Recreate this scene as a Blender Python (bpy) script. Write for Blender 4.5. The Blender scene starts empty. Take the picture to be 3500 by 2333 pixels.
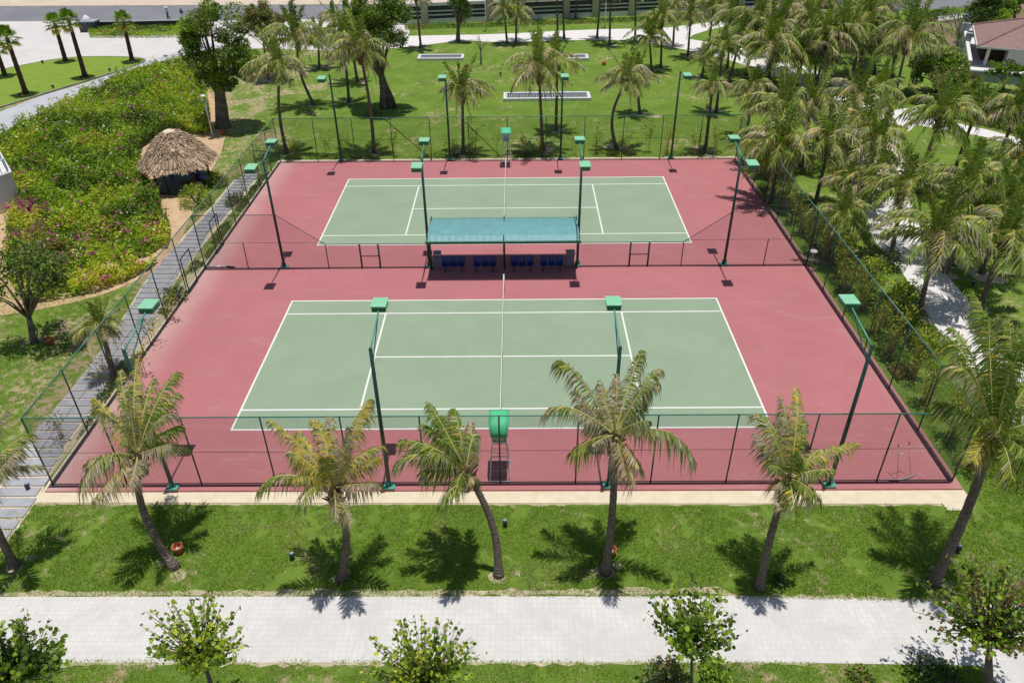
import bpy, math, random
import numpy as np
from mathutils import Vector, Matrix
R_=math.radians
sc=bpy.context.scene; COL=sc.collection
rnd=random.Random(7); nr=np.random.default_rng(7)

# ------------------------------------------------------------------ camera (solved from the court markings)
cx_,cy_,cz_,pitch,yaw,roll,FPX=0.789,-25.387,21.7248,0.5936,-0.0099,-0.0118,2589.0
_F=Vector((math.sin(yaw)*math.cos(pitch),math.cos(yaw)*math.cos(pitch),-math.sin(pitch)))
_R0=Vector((math.cos(yaw),-math.sin(yaw),0)); _U0=_R0.cross(_F)
_R=_R0*math.cos(roll)+_U0*math.sin(roll); _U=_U0*math.cos(roll)-_R0*math.sin(roll)
CAM=Vector((cx_,cy_,cz_))
cd=bpy.data.cameras.new('camera'); cam=bpy.data.objects.new('camera',cd); COL.objects.link(cam); sc.camera=cam
cd.sensor_width=36; cd.lens=FPX/3500*36; cd.clip_end=2000; cd.clip_start=.2
M=Matrix.Identity(4)
for i,v in enumerate((_R,_U,-_F)):
    for j in range(3): M[j][i]=v[j]
M.translation=CAM; cam.matrix_world=M
K=3500/2352
def _ray(u,v): return _F+_R*((u*K-1750)/FPX)-_U*((v*K-1166.5)/FPX)
ZG=-.10
def G(u,v,h=-.10):                      # survey: photo point -> point at height h
    d=_ray(u,v); t=(h-CAM.z)/d.z; return CAM+d*t
def HT(b,t):                           # survey: height of a vertical from base b to top t
    g=G(*b); d=_ray(*t); q=CAM-g
    # |g+h z - CAM - s d| min
    A=np.array([[0,-d.x],[0,-d.y],[1,-d.z]]); return float(np.linalg.lstsq(A,np.array(q),rcond=None)[0][0])

# ------------------------------------------------------------------ tagging
def tag(o,label=None,cat=None,group=None,kind=None):
    if label: o['label']=label
    if cat: o['category']=cat
    if group: o['group']=group
    if kind: o['kind']=kind
    return o
def thing(name,label,cat,loc=(0,0,0),rz=0,group=None):
    o=bpy.data.objects.new(name,None); COL.objects.link(o); o.location=loc; o.rotation_euler=(0,0,rz); o.empty_display_size=.2
    return tag(o,label,cat,group)
def copy_tree(o,parent=None):
    c=o.copy(); COL.objects.link(c); c.parent=parent
    for ch in o.children: copy_tree(ch,c)
    return c

# ------------------------------------------------------------------ mesh builder
class MB:
    def __init__(s): s.v=[]; s.f=[]; s.m=[]
    def add(s,vs,fs,m=0):
        n=len(s.v); s.v+= [tuple(v) for v in vs]; s.f+=[tuple(i+n for i in f) for f in fs]; s.m+=[m]*len(fs)
    def box(s,c,d,m=0,rz=0,rx=0):
        c=Vector(c); h=Vector(d)/2; rot=Matrix.Rotation(rz,3,'Z')@Matrix.Rotation(rx,3,'X')
        vs=[c+rot@Vector((sx*h.x,sy*h.y,sz*h.z)) for sx in(-1,1) for sy in(-1,1) for sz in(-1,1)]
        s.add(vs,[(0,1,3,2),(4,6,7,5),(0,4,5,1),(2,3,7,6),(0,2,6,4),(1,5,7,3)],m)
    def tube(s,pts,rad,n=8,m=0,cap=True):
        pts=[Vector(p) for p in pts]
        if not hasattr(rad,'__len__'): rad=[rad]*len(pts)
        vs=[];fs=[]; prev=None
        for i,p in enumerate(pts):
            d=(pts[min(i+1,len(pts)-1)]-pts[max(i-1,0)]).normalized()
            if prev is None:
                a=d.orthogonal().normalized()
            else: a=(prev-d*prev.dot(d)).normalized()
            prev=a; b=d.cross(a)
            for k in range(n):
                t=2*math.pi*k/n; vs.append(p+(a*math.cos(t)+b*math.sin(t))*rad[i])
        for i in range(len(pts)-1):
            for k in range(n):
                k2=(k+1)%n; fs.append((i*n+k,i*n+k2,(i+1)*n+k2,(i+1)*n+k))
        if cap: fs.append(tuple(range(n))[::-1]); fs.append(tuple((len(pts)-1)*n+k for k in range(n)))
        s.add(vs,fs,m)
    def lathe(s,prof,c=(0,0,0),n=16,m=0):
        c=Vector(c); vs=[];fs=[]
        for r,z in prof:
            for k in range(n):
                t=2*math.pi*k/n; vs.append(c+Vector((r*math.cos(t),r*math.sin(t),z)))
        for i in range(len(prof)-1):
            for k in range(n):
                k2=(k+1)%n; fs.append((i*n+k,i*n+k2,(i+1)*n+k2,(i+1)*n+k))
        s.add(vs,fs,m)
    def poly(s,pts,z0,z1,m=0):             # prism
        n=len(pts); a=sum(pts[i][0]*pts[(i+1)%n][1]-pts[(i+1)%n][0]*pts[i][1] for i in range(n))
        if a<0: pts=pts[::-1]
        vs=[(p[0],p[1],z0) for p in pts]+[(p[0],p[1],z1) for p in pts]
        fs=[tuple(range(n,2*n))]+[(i,(i+1)%n,n+(i+1)%n,n+i) for i in range(n)]
        s.add(vs,fs,m)
    def build(s,name,mats,parent=None,smooth=False,bevel=0):
        me=bpy.data.meshes.new(name); me.from_pydata(s.v,[],s.f); 
        if not isinstance(mats,(list,tuple)): mats=[mats]
        for m in mats: me.materials.append(m)
        if len(mats)>1: me.polygons.foreach_set('material_index',s.m)
        if smooth: me.polygons.foreach_set('use_smooth',[True]*len(s.f))
        me.update()
        o=bpy.data.objects.new(name,me); COL.objects.link(o)
        if parent: o.parent=parent
        if bevel:
            b=o.modifiers.new('bevel','BEVEL'); b.width=bevel; b.segments=2; b.limit_method='ANGLE'
        return o
def npmesh(name,V,F,mats,mi=None,parent=None,smooth=False):
    V=np.asarray(V,dtype=np.float32).reshape(-1,3); F=np.asarray(F,dtype=np.int32); n,k=F.shape
    me=bpy.data.meshes.new(name); me.vertices.add(len(V)); me.vertices.foreach_set('co',V.ravel())
    me.loops.add(n*k); me.loops.foreach_set('vertex_index',F.ravel()); me.polygons.add(n)
    me.polygons.foreach_set('loop_start',np.arange(0,n*k,k,dtype=np.int32))
    for m in (mats if isinstance(mats,(list,tuple)) else [mats]): me.materials.append(m)
    if mi is not None: me.polygons.foreach_set('material_index',np.asarray(mi,dtype=np.int32))
    if smooth: me.polygons.foreach_set('use_smooth',np.ones(n,dtype=bool))
    me.update(calc_edges=True)
    o=bpy.data.objects.new(name,me); COL.objects.link(o)
    if parent: o.parent=parent
    return o

# ------------------------------------------------------------------ materials
def newmat(name):
    m=bpy.data.materials.new(name); m.use_nodes=True; nt=m.node_tree; b=nt.nodes['Principled BSDF']; return m,nt,b
def N(nt,t,**kw):
    n=nt.nodes.new(t)
    for k,v in kw.items(): setattr(n,k,v)
    return n
def noise(nt,scale,detail=4,rough=.55,vec=None,dist=0):
    n=N(nt,'ShaderNodeTexNoise'); n.inputs['Scale'].default_value=scale; n.inputs['Detail'].default_value=detail
    n.inputs['Roughness'].default_value=rough; n.inputs['Distortion'].default_value=dist
    if vec is not None: nt.links.new(vec,n.inputs['Vector'])
    return n.outputs['Fac']
def ramp(nt,fac,stops):
    r=N(nt,'ShaderNodeValToRGB'); nt.links.new(fac,r.inputs['Fac']); e=r.color_ramp.elements
    while len(e)<len(stops): e.new(.5)
    for x,(p,c) in zip(e,stops): x.position=p; x.color=(*c,1) if len(c)==3 else c
    return r.outputs['Color']
def mixc(nt,f,a,b,mode='MIX'):
    m=N(nt,'ShaderNodeMix',data_type='RGBA',blend_type=mode)
    for s,val in ((m.inputs[0],f),(m.inputs[6],a),(m.inputs[7],b)):
        if hasattr(val,'links'): nt.links.new(val,s)
        elif isinstance(val,(int,float)): s.default_value=val
        else: s.default_value=(*val,1)
    return m.outputs[2]
def bump(nt,b,h,strength=.3,dist=.02):
    n=N(nt,'ShaderNodeBump'); n.inputs['Strength'].default_value=strength; n.inputs['Distance'].default_value=dist
    nt.links.new(h,n.inputs['Height']); nt.links.new(n.outputs['Normal'],b.inputs['Normal'])
def wpos(nt,scale=(1,1,1),rot=0):
    g=N(nt,'ShaderNodeNewGeometry'); mp=N(nt,'ShaderNodeMapping'); mp.inputs['Scale'].default_value=scale; mp.inputs['Rotation'].default_value=(0,0,rot)
    nt.links.new(g.outputs['Position'],mp.inputs['Vector']); return mp.outputs['Vector']
def paint(name,col,rough=.5,var=.12,scale=6,metal=0,spec=.5,obj=True):
    m,nt,b=newmat(name)
    tc=N(nt,'ShaderNodeTexCoord').outputs['Object']
    f=noise(nt,scale,5,.6,tc)
    c=ramp(nt,f,[(.3,tuple(x*(1-var) for x in col)),(.7,tuple(min(1,x*(1+var)) for x in col))])
    nt.links.new(c,b.inputs['Base Color']); b.inputs['Roughness'].default_value=rough; b.inputs['Metallic'].default_value=metal
    b.inputs['Specular IOR Level'].default_value=spec
    return m
def leafmat(name,c1,c2,trans=.35,rough=.5,scale=.9):
    m,nt,b=newmat(name)
    oi=N(nt,'ShaderNodeObjectInfo'); g=N(nt,'ShaderNodeNewGeometry')
    f=noise(nt,scale,3,.6,g.outputs['Position'])
    a=N(nt,'ShaderNodeMath',operation='MULTIPLY_ADD'); nt.links.new(g.outputs['Random Per Island'],a.inputs[0]); a.inputs[1].default_value=.62; nt.links.new(f,a.inputs[2])
    a2=N(nt,'ShaderNodeMath',operation='MULTIPLY_ADD'); nt.links.new(oi.outputs['Random'],a2.inputs[0]); a2.inputs[1].default_value=.2; nt.links.new(a.outputs[0],a2.inputs[2]); a3=N(nt,'ShaderNodeMath',operation='MULTIPLY'); nt.links.new(a2.outputs[0],a3.inputs[0]); a3.inputs[1].default_value=.55; a2=a3
    c=ramp(nt,a2.outputs[0],[(.26,c1),(.64,c2)])
    nt.links.new(c,b.inputs['Base Color']); b.inputs['Roughness'].default_value=rough; b.inputs['Specular IOR Level'].default_value=.22
    tr=N(nt,'ShaderNodeBsdfTranslucent'); tc=mixc(nt,1,c,(1.0,1.1,.55),'MULTIPLY'); nt.links.new(tc,tr.inputs['Color'])
    mx=N(nt,'ShaderNodeMixShader'); mx.inputs[0].default_value=trans
    nt.links.new(b.outputs[0],mx.inputs[1]); nt.links.new(tr.outputs[0],mx.inputs[2])
    nt.links.new(mx.outputs[0],nt.nodes['Material Output'].inputs['Surface'])
    return m

def ground_mat():
    m,nt,b=newmat('lawn')
    P=wpos(nt); sx=N(nt,'ShaderNodeSeparateXYZ'); nt.links.new(P,sx.inputs[0])
    f1=noise(nt,.42,7,.66,P,.7); f2=noise(nt,5.0,5,.7,P); f3=noise(nt,38,3,.7,wpos(nt,(1,.6,1)))
    c=ramp(nt,f1,[(.32,(.065,.135,.016)),(.48,(.125,.235,.024)),(.66,(.26,.38,.05))])
    c=mixc(nt,.42,c,ramp(nt,f2,[(.3,(.065,.155,.018)),(.7,(.20,.345,.05))]))
    c=mixc(nt,.38,c,ramp(nt,f3,[(.32,(.05,.10,.012)),(.68,(.30,.39,.07))]))
    # worn, dry ground: patches with a shape of their own, more of it beside the court and under the grove
    n2=noise(nt,.22,8,.68,P,.6); n3=noise(nt,2.6,6,.75,P,.3)
    ad=N(nt,'ShaderNodeMath',operation='ADD'); nt.links.new(n2,ad.inputs[0]); nt.links.new(n3,ad.inputs[1])
    ax=N(nt,'ShaderNodeMath',operation='MULTIPLY'); nt.links.new(sx.outputs['X'],ax.inputs[0]); ax.inputs[1].default_value=-1
    mr=N(nt,'ShaderNodeMapRange'); mr.inputs['From Min'].default_value=16; mr.inputs['From Max'].default_value=21; mr.inputs['To Min'].default_value=0; mr.inputs['To Max'].default_value=.115
    nt.links.new(ax.outputs[0],mr.inputs['Value'])
    a3=N(nt,'ShaderNodeMath',operation='ADD'); nt.links.new(ad.outputs[0],a3.inputs[0]); nt.links.new(mr.outputs[0],a3.inputs[1])
    mask=ramp(nt,a3.outputs[0],[(0.56*2-.0,(0,0,0)),(1.0,(1,1,1))]) if False else None
    mm=N(nt,'ShaderNodeMapRange',interpolation_type='SMOOTHSTEP'); mm.inputs['From Min'].default_value=1.09; mm.inputs['From Max'].default_value=1.20
    nt.links.new(a3.outputs[0],mm.inputs['Value'])
    dry=ramp(nt,noise(nt,3.3,6,.7,P),[(.3,(.34,.26,.14)),(.7,(.60,.47,.31))])
    mk=N(nt,'ShaderNodeMath',operation='MULTIPLY'); nt.links.new(mm.outputs[0],mk.inputs[0]); mk.inputs[1].default_value=.85
    c=mixc(nt,mk.outputs[0],c,dry)
    # fine straw flecks
    fl=N(nt,'ShaderNodeMapRange',interpolation_type='SMOOTHSTEP'); fl.inputs['From Min'].default_value=.575; fl.inputs['From Max'].default_value=.68
    nt.links.new(noise(nt,4.2,8,.8,P,.8),fl.inputs['Value'])
    fk=N(nt,'ShaderNodeMath',operation='MULTIPLY'); nt.links.new(fl.outputs[0],fk.inputs[0]); fk.inputs[1].default_value=.6
    c=mixc(nt,fk.outputs[0],c,(.50,.43,.22))
    nt.links.new(c,b.inputs['Base Color']); b.inputs['Roughness'].default_value=.9; b.inputs['Specular IOR Level'].default_value=.15
    bump(nt,b,f3,.9,.05); return m
def simple_ground(name,c1,c2,scale=2,fine=40,bmp=.4,rough=.9,c3=None):
    m,nt,b=newmat(name); P=wpos(nt)
    c=ramp(nt,noise(nt,scale,6,.65,P,.3),[(.3,c1),(.7,c2)])
    if c3: c=mixc(nt,.4,c,ramp(nt,noise(nt,scale*.2,4,.6,P),[(.4,c2),(.62,c3)]))
    f=noise(nt,fine,3,.7,P); c=mixc(nt,.35,c,ramp(nt,f,[(.35,tuple(x*.75 for x in c1)),(.65,tuple(min(.95,x*1.12) for x in c2))]))
    nt.links.new(c,b.inputs['Base Color']); b.inputs['Roughness'].default_value=rough; b.inputs['Specular IOR Level'].default_value=.3
    bump(nt,b,f,bmp,.02); return m
def paver_mat(name,c1,c2,mortar,bw=.2,bh=.2,rot=0,stain=(.54,.52,.50),off=.0):
    m,nt,b=newmat(name); P=wpos(nt,(1,1,1),rot)
    br=N(nt,'ShaderNodeTexBrick'); br.offset=off; nt.links.new(P,br.inputs['Vector']); br.inputs['Scale'].default_value=1
    br.inputs['Brick Width'].default_value=bw; br.inputs['Row Height'].default_value=bh; br.inputs['Mortar Size'].default_value=.010; br.inputs['Mortar Smooth'].default_value=.3
    br.inputs['Color1'].default_value=(*c1,1); br.inputs['Color2'].default_value=(*c2,1); br.inputs['Mortar'].default_value=(*mortar,1); br.inputs['Bias'].default_value=0
    st=ramp(nt,noise(nt,.8,8,.72,wpos(nt),.8),[(.40,(0,0,0)),(.62,(1,1,1))])
    mm=N(nt,'ShaderNodeMath',operation='MULTIPLY'); nt.links.new(st,mm.inputs[0]); mm.inputs[1].default_value=.75
    c=mixc(nt,mm.outputs[0],br.outputs['Color'],stain)
    c=mixc(nt,.25,c,ramp(nt,noise(nt,22,4,.7,wpos(nt)),[(.3,tuple(x*.8 for x in c1)),(.7,c2)]))
    nt.links.new(c,b.inputs['Base Color']); b.inputs['Roughness'].default_value=.85; b.inputs['Specular IOR Level'].default_value=.2
    bump(nt,b,br.outputs['Fac'],-.3,.01); return m
def court_mat(name,col,dust,scuff=.25):
    m,nt,b=newmat(name); P=wpos(nt); sx=N(nt,'ShaderNodeSeparateXYZ'); nt.links.new(P,sx.inputs[0])
    c=ramp(nt,noise(nt,.35,6,.6,P,.6),[(.3,tuple(x*.93 for x in col)),(.7,tuple(x*1.06 for x in col))])
    s=noise(nt,1.0,7,.72,wpos(nt,(.35,1.3,1),.2),1.2)
    sr=N(nt,'ShaderNodeMapRange',interpolation_type='SMOOTHSTEP'); sr.inputs['From Min'].default_value=.52; sr.inputs['From Max'].default_value=.8; sr.inputs['To Max'].default_value=scuff
    nt.links.new(s,sr.inputs['Value']); c=mixc(nt,sr.outputs[0],c,dust)
    # wind-blown sand lying along the left and right edges of the court
    ax=N(nt,'ShaderNodeMath',operation='ABSOLUTE'); nt.links.new(sx.outputs['X'],ax.inputs[0])
    ed=N(nt,'ShaderNodeMapRange',interpolation_type='SMOOTHSTEP'); ed.inputs['From Min'].default_value=16.6; ed.inputs['From Max'].default_value=18.9; ed.inputs['To Max'].default_value=1.25
    lft=N(nt,'ShaderNodeMath',operation='MULTIPLY_ADD'); nt.links.new(sx.outputs['X'],lft.inputs[0]); lft.inputs[1].default_value=-.035; nt.links.new(ax.outputs[0],lft.inputs[2]); nt.links.new(lft.outputs[0],ed.inputs['Value'])
    em=N(nt,'ShaderNodeMath',operation='MULTIPLY'); nt.links.new(ed.outputs[0],em.inputs[0]); nt.links.new(noise(nt,.5,6,.7,P,.8),em.inputs[1])
    c=mixc(nt,em.outputs[0],c,dust)
    f=noise(nt,60,2,.6,P); c=mixc(nt,.18,c,ramp(nt,f,[(.35,tuple(x*.8 for x in col)),(.65,tuple(x*1.2 for x in col))]))
    nt.links.new(c,b.inputs['Base Color']); b.inputs['Roughness'].default_value=.85; b.inputs['Specular IOR Level'].default_value=.25
    bump(nt,b,f,.2,.005); return m

MT={}
MT['lawn']=ground_mat()
MT['isl']=simple_ground('trimmed_lawn',(.17,.26,.025),(.25,.36,.045),.8,30,.8)
MT['red']=court_mat('red_acrylic',(.455,.170,.179),(.58,.42,.38),.36)
MT['green']=court_mat('green_acrylic',(.285,.372,.255),(.44,.48,.38),.28)
MT['line']=paint('line_paint',(.80,.80,.76),.7,.06,3)
MT['sandstrip']=simple_ground('sandstone_strip',(.66,.55,.38),(.82,.73,.57),2.5,30,.5)
MT['pav']=paver_mat('white_pavers',(.69,.665,.64),(.74,.715,.69),(.56,.54,.52),.2,.2)
MT['pav2']=simple_ground('white_concrete',(.66,.63,.61),(.82,.79,.77),1.2,18,.3)
MT['drive']=simple_ground('drive_concrete',(.58,.55,.53),(.72,.69,.67),.35,20,.3)
MT['road2']=simple_ground('grey_pavers',(.42,.43,.46),(.56,.57,.60),.6,20,.3)
MT['asph']=simple_ground('asphalt',(.17,.17,.19),(.27,.27,.30),.12,30,.3)
MT['beige']=simple_ground('sand_lot',(.52,.43,.34),(.72,.60,.48),.3,10,.5)
MT['brown']=simple_ground('dry_field',(.16,.12,.07),(.26,.20,.11),.4,10,.7)
MT['soil']=simple_ground('sandy_soil',(.42,.27,.15),(.72,.52,.33),1.3,14,.8)
MT['soil2']=simple_ground('pale_sand',(.42,.36,.24),(.62,.53,.38),1.1,16,.8,.9,(.20,.24,.06))
MT['slab']=simple_ground('slate_slab',(.30,.31,.34),(.50,.50,.53),1.5,25,.4)
MT['kerb']=paint('kerb_stone',(.72,.70,.68),.8,.1,2)
MT['kerbd']=paint('kerb_dark',(.26,.25,.27),.8,.15,2)
MT['postg']=paint('dark_green_paint',(.015,.055,.045),.45,.2,5)
MT['rail']=paint('rail_green_paint',(.05,.22,.17),.45,.2,5)
MT['wire']=paint('wire_green',(.02,.055,.045),.5,.1,5)
MT['arm']=paint('arm_green_paint',(.09,.36,.28),.4,.15,5)
MT['head']=paint('lamp_head_green',(.27,.62,.38),.35,.08,4)
MT['headd']=paint('lamp_rim_green',(.03,.18,.09),.4,.1,4)
MT['glass']=paint('lamp_glass',(.5,.55,.55),.1,.05,4)
MT['roofb']=paint('teal_roof_sheet',(.16,.37,.38),.35,.10,2)
MT['gutter']=paint('gutter_green',(.01,.09,.045),.4,.2,4)
MT['blue']=paint('blue_plastic',(.012,.035,.22),.35,.15,8)
MT['white']=paint('white_metal',(.74,.75,.76),.4,.06,5)
MT['alu']=paint('brushed_metal',(.55,.57,.60),.35,.08,6,.4)
MT['stand']=paint('dull_metal',(.24,.25,.29),.5,.1,6,.2)
MT['canopy']=paint('canopy_green',(.09,.56,.27),.6,.12,3)
MT['palebl']=paint('pale_blue_plastic',(.45,.52,.72),.4,.05,5)
MT['net']=paint('net_cord',(.03,.035,.045),.8,.1,5)
MT['band']=paint('net_band',(.75,.75,.74),.8,.05,5)
MT['terra']=paint('terracotta',(.50,.15,.06),.8,.15,8)
MT['black']=paint('black_fitting',(.03,.035,.05),.3,.2,8)
MT['cap']=paint('blue_grey_cap',(.30,.36,.48),.25,.1,8)
MT['wood']=paint('dark_wood',(.10,.055,.03),.8,.3,5)
MT['cane']=paint('cane',(.46,.22,.07),.7,.35,3)
MT['wallw']=paint('white_render',(.74,.73,.72),.85,.05,1.2)
MT['wallg']=paint('blue_grey_render',(.34,.40,.46),.8,.08,1.5)
MT['stone']=paint('beige_stone',(.50,.44,.35),.85,.12,1.5)
MT['dark']=paint('dark_panel',(.035,.045,.05),.5,.3,1.5)
MT['greybar']=paint('grey_slats',(.42,.43,.45),.6,.1,3)
MT['skin']=paint('skin',(.35,.19,.12),.6,.05,5)
MT['blackcap']=paint('dark_cloth',(.02,.025,.04),.8,.1,5)
MT['cloth1']=paint('pale_blue_cloth',(.45,.55,.72),.8,.1,5)
MT['cloth2']=paint('navy_cloth',(.05,.07,.16),.8,.1,5)
MT['straw']=paint('straw_hat',(.75,.74,.68),.8,.06,5)
MT['orangec']=paint('orange_cloth',(.55,.25,.10),.8,.1,5)
def bark(name,c1,c2,ring=9.0):
    m,nt,b=newmat(name); tc=N(nt,'ShaderNodeTexCoord').outputs['Object']
    w=N(nt,'ShaderNodeTexWave',bands_direction='Z'); w.inputs['Scale'].default_value=ring*.35; w.inputs['Distortion'].default_value=9; w.inputs['Detail'].default_value=3
    nt.links.new(tc,w.inputs['Vector'])
    c=ramp(nt,w.outputs['Fac'],[(.2,c1),(.8,c2)]); c=mixc(nt,.65,c,ramp(nt,noise(nt,5,6,.75,tc,1),[(.35,c1),(.65,c2)]))
    nt.links.new(c,b.inputs['Base Color']); b.inputs['Roughness'].default_value=.9; bump(nt,b,w.outputs['Fac'],.6,.03); return m
MT['bark']=bark('palm_bark',(.075,.055,.045),(.25,.20,.165))
MT['bark2']=bark('tree_bark',(.09,.075,.065),(.24,.20,.17),1.1)
MT['barkf']=bark('fan_palm_bark',(.035,.018,.014),(.11,.055,.04),6)
MT['barkw']=bark('pale_bark',(.22,.19,.19),(.45,.41,.40),3)
MT['fibre']=paint('palm_fibre',(.14,.08,.045),.9,.4,12)
MT['pg']=leafmat('palm_leaf_green',(.075,.145,.012),(.28,.40,.055),.26,.5)
MT['py']=leafmat('palm_leaf_yellow',(.46,.36,.03),(.74,.60,.14),.25,.5)
MT['po']=leafmat('palm_leaf_olive',(.15,.21,.035),(.43,.48,.17),.22,.5)
MT['pd']=leafmat('palm_leaf_dry',(.26,.19,.12),(.62,.54,.40),.15,.7)
MT['prach']=leafmat('frond_midrib',(.38,.37,.08),(.64,.60,.24),.1,.4)
MT['fan']=leafmat('fan_leaf',(.08,.16,.014),(.25,.36,.05),.35,.4)
MT['l1']=leafmat('leaf_mid',(.08,.17,.016),(.26,.38,.05),.38,.38)
MT['l2']=leafmat('leaf_bright',(.22,.36,.02),(.46,.60,.06),.42,.38)
MT['l3']=leafmat('leaf_dark',(.03,.07,.014),(.13,.20,.04),.3,.38)
MT['l4']=leafmat('leaf_rusty',(.16,.09,.03),(.34,.22,.10),.3,.5)
MT['lgrey']=leafmat('leaf_greyish',(.13,.17,.07),(.34,.38,.20),.25,.5)
MT['ly']=leafmat('leaf_yellow',(.45,.48,.03),(.72,.70,.10),.4,.4)
MT['mag']=leafmat('magenta_bract',(.42,.01,.26),(.60,.05,.40),.3,.6)
MT['pink']=leafmat('pink_bract',(.55,.10,.22),(.65,.25,.35),.3,.6)
MT['wht']=leafmat('white_petal',(.65,.65,.60),(.8,.8,.75),.2,.6)
MT['blade']=leafmat('grass_blade',(.10,.225,.018),(.40,.56,.08),.35,.6,.6)
MT['straws']=leafmat('straw_blade',(.36,.28,.13),(.55,.46,.27),.2,.7)
MT['under']=simple_ground('shrub_gap_shade',(.04,.05,.015),(.10,.10,.035),4,20,.8)  # dark tone that puts shade into the gaps of the bed shrubs
def thatch_mat():
    m,nt,b=newmat('thatch'); g=N(nt,'ShaderNodeNewGeometry')
    mm=N(nt,'ShaderNodeMath',operation='MULTIPLY_ADD'); nt.links.new(noise(nt,1.6,4,.6,g.outputs['Position']),mm.inputs[0]); mm.inputs[1].default_value=1.3; mm.inputs[2].default_value=-.62; ma=N(nt,'ShaderNodeMath',operation='ADD'); nt.links.new(mm.outputs[0],ma.inputs[0]); nt.links.new(g.outputs['Random Per Island'],ma.inputs[1]); c=ramp(nt,ma.outputs[0],[(.0,(.17,.11,.07)),(.5,(.36,.25,.16)),(1,(.62,.48,.32))])
    nt.links.new(c,b.inputs['Base Color']); b.inputs['Roughness'].default_value=.9; return m
MT['thatch']=thatch_mat()
def tile_mat():
    m,nt,b=newmat('terracotta_tiles'); tc=N(nt,'ShaderNodeTexCoord').outputs['Object']
    br=N(nt,'ShaderNodeTexBrick'); nt.links.new(tc,br.inputs['Vector']); br.inputs['Scale'].default_value=1; br.inputs['Brick Width'].default_value=.35; br.inputs['Row Height'].default_value=.3
    br.inputs['Mortar Size'].default_value=.02; br.inputs['Color1'].default_value=(.36,.20,.17,1); br.inputs['Color2'].default_value=(.25,.17,.17,1); br.inputs['Mortar'].default_value=(.14,.08,.08,1)
    c=mixc(nt,.5,br.outputs['Color'],ramp(nt,noise(nt,2.5,6,.7,tc),[(.3,(.22,.13,.13)),(.7,(.42,.25,.21))]))
    nt.links.new(c,b.inputs['Base Color']); b.inputs['Roughness'].default_value=.8; return m
MT['tile']=tile_mat()

# ------------------------------------------------------------------ SETTING
def sheet(name,pts,z,mat,thick=None,kind='structure'):
    z+=ZG; mb=MB(); p=[(q[0],q[1]) for q in pts]
    if thick: mb.poly(p,z-thick,z)
    else:
        n=len(p); a=sum(p[i][0]*p[(i+1)%n][1]-p[(i+1)%n][0]*p[i][1] for i in range(n))
        if a<0: p=p[::-1]
        mb.add([(x,y,z) for x,y in p],[tuple(range(n))])
    return tag(mb.build(name,mat),kind=kind)
def pix(*pts): return [G(u,v) for u,v in pts]
def smooth_loop(pts,it=2):
    pts=[Vector((p[0],p[1])) for p in pts]
    for _ in range(it):
        q=[]
        for i in range(len(pts)):
            a,b=pts[i],pts[(i+1)%len(pts)]; q+=[a*.75+b*.25,a*.25+b*.75]
        pts=q
    return pts
sheet('ground',[(-700,-300),(700,-300),(700,900),(-700,900)],0,MT['lawn'])
XL,XR,YN,YF,YM=-18.0,18.08,-3.36,32.45,14.85
sheet('concrete_apron',[(-18.35,-4.22),(17.2,-4.5),(17.25,-4.85),(17.8,-4.85),(18.4,-4.1),(18.35,-3.6),(18.3,33.15),(-18.35,33.15)],.03,MT['sandstrip'],.1)
sheet('court_surface',[(-18.2,-3.68),(18.32,-3.78),(18.2,32.55),(-18.2,32.55)],.10,MT['red'],.09)
ZC=.10   # sheet() lays everything ZG lower, so the court plane is z = 0
A=11.885; W=10.97
for k,(ox,oy) in enumerate(((0,0),(-.073,17.83))):
    sheet('tennis_court',[(ox-A,oy),(ox+A,oy),(ox+A,oy+W),(ox-A,oy+W)],ZC+.004,MT['green'])
    mb=MB(); z=.008
    def ln(x0,y0,x1,y1): mb.add([(ox+x0,oy+y0,z),(ox+x1,oy+y0,z),(ox+x1,oy+y1,z),(ox+x0,oy+y1,z)],[(0,1,2,3)])
    w=.09
    ln(-A,-w/2,A,w/2); ln(-A,W-w/2,A,W+w/2)
    ln(-A+w,1.37-w/2,A-w,1.37+w/2); ln(-A+w,W-1.37-w/2,A-w,W-1.37+w/2)
    for s in(-1,1):
        x=s*(A-w/2); ln(x-w/2,w/2,x+w/2,W-w/2)
        x=s*6.4; ln(x-w/2,1.37+w/2,x+w/2,W-1.37-w/2)
    ln(-6.4+w/2,5.485-w/2,6.4-w/2,5.485+w/2)
    tag(mb.build('court_lines',MT['line']),kind='structure')
# near promenade
def ragged(x0,x1,y0f,y1f,z,mat,name,amp=.10,step=.35):
    a=[];b=[];x=x0
    while x<=x1: a.append((x,y0f(x)-rnd.random()**2*amp)); b.append((x,y1f(x)+rnd.random()**2*amp)); x+=step*rnd.uniform(.5,1.4)
    sheet(name,a+b[::-1],z,mat)
ragged(-26,15,lambda x:-8.60 if x<8 else -8.80-.02*(x-8)*1.2,lambda x:-8.47 if x<8 else -8.68-.03*(x-8),.009,MT['soil2'],'path_verge',.16)
ragged(-26,15,lambda x:-11.22,lambda x:-11.08,.009,MT['soil2'],'path_verge',.14)
ragged(-18.4,17.2,lambda x:-4.30-.006*(x+18),lambda x:-4.2-.006*(x+18),.004,MT['soil2'],'path_verge',.12)
sheet('paved_path',[(-60,-8.52),(8,-8.72),(15.3,-8.95),(26,-9.3),(26,-16),(16.8,-16),(15.6,-12.6),(15.2,-11.35),(8,-11.2),(-60,-11.05)],.012,MT['pav'])
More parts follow.
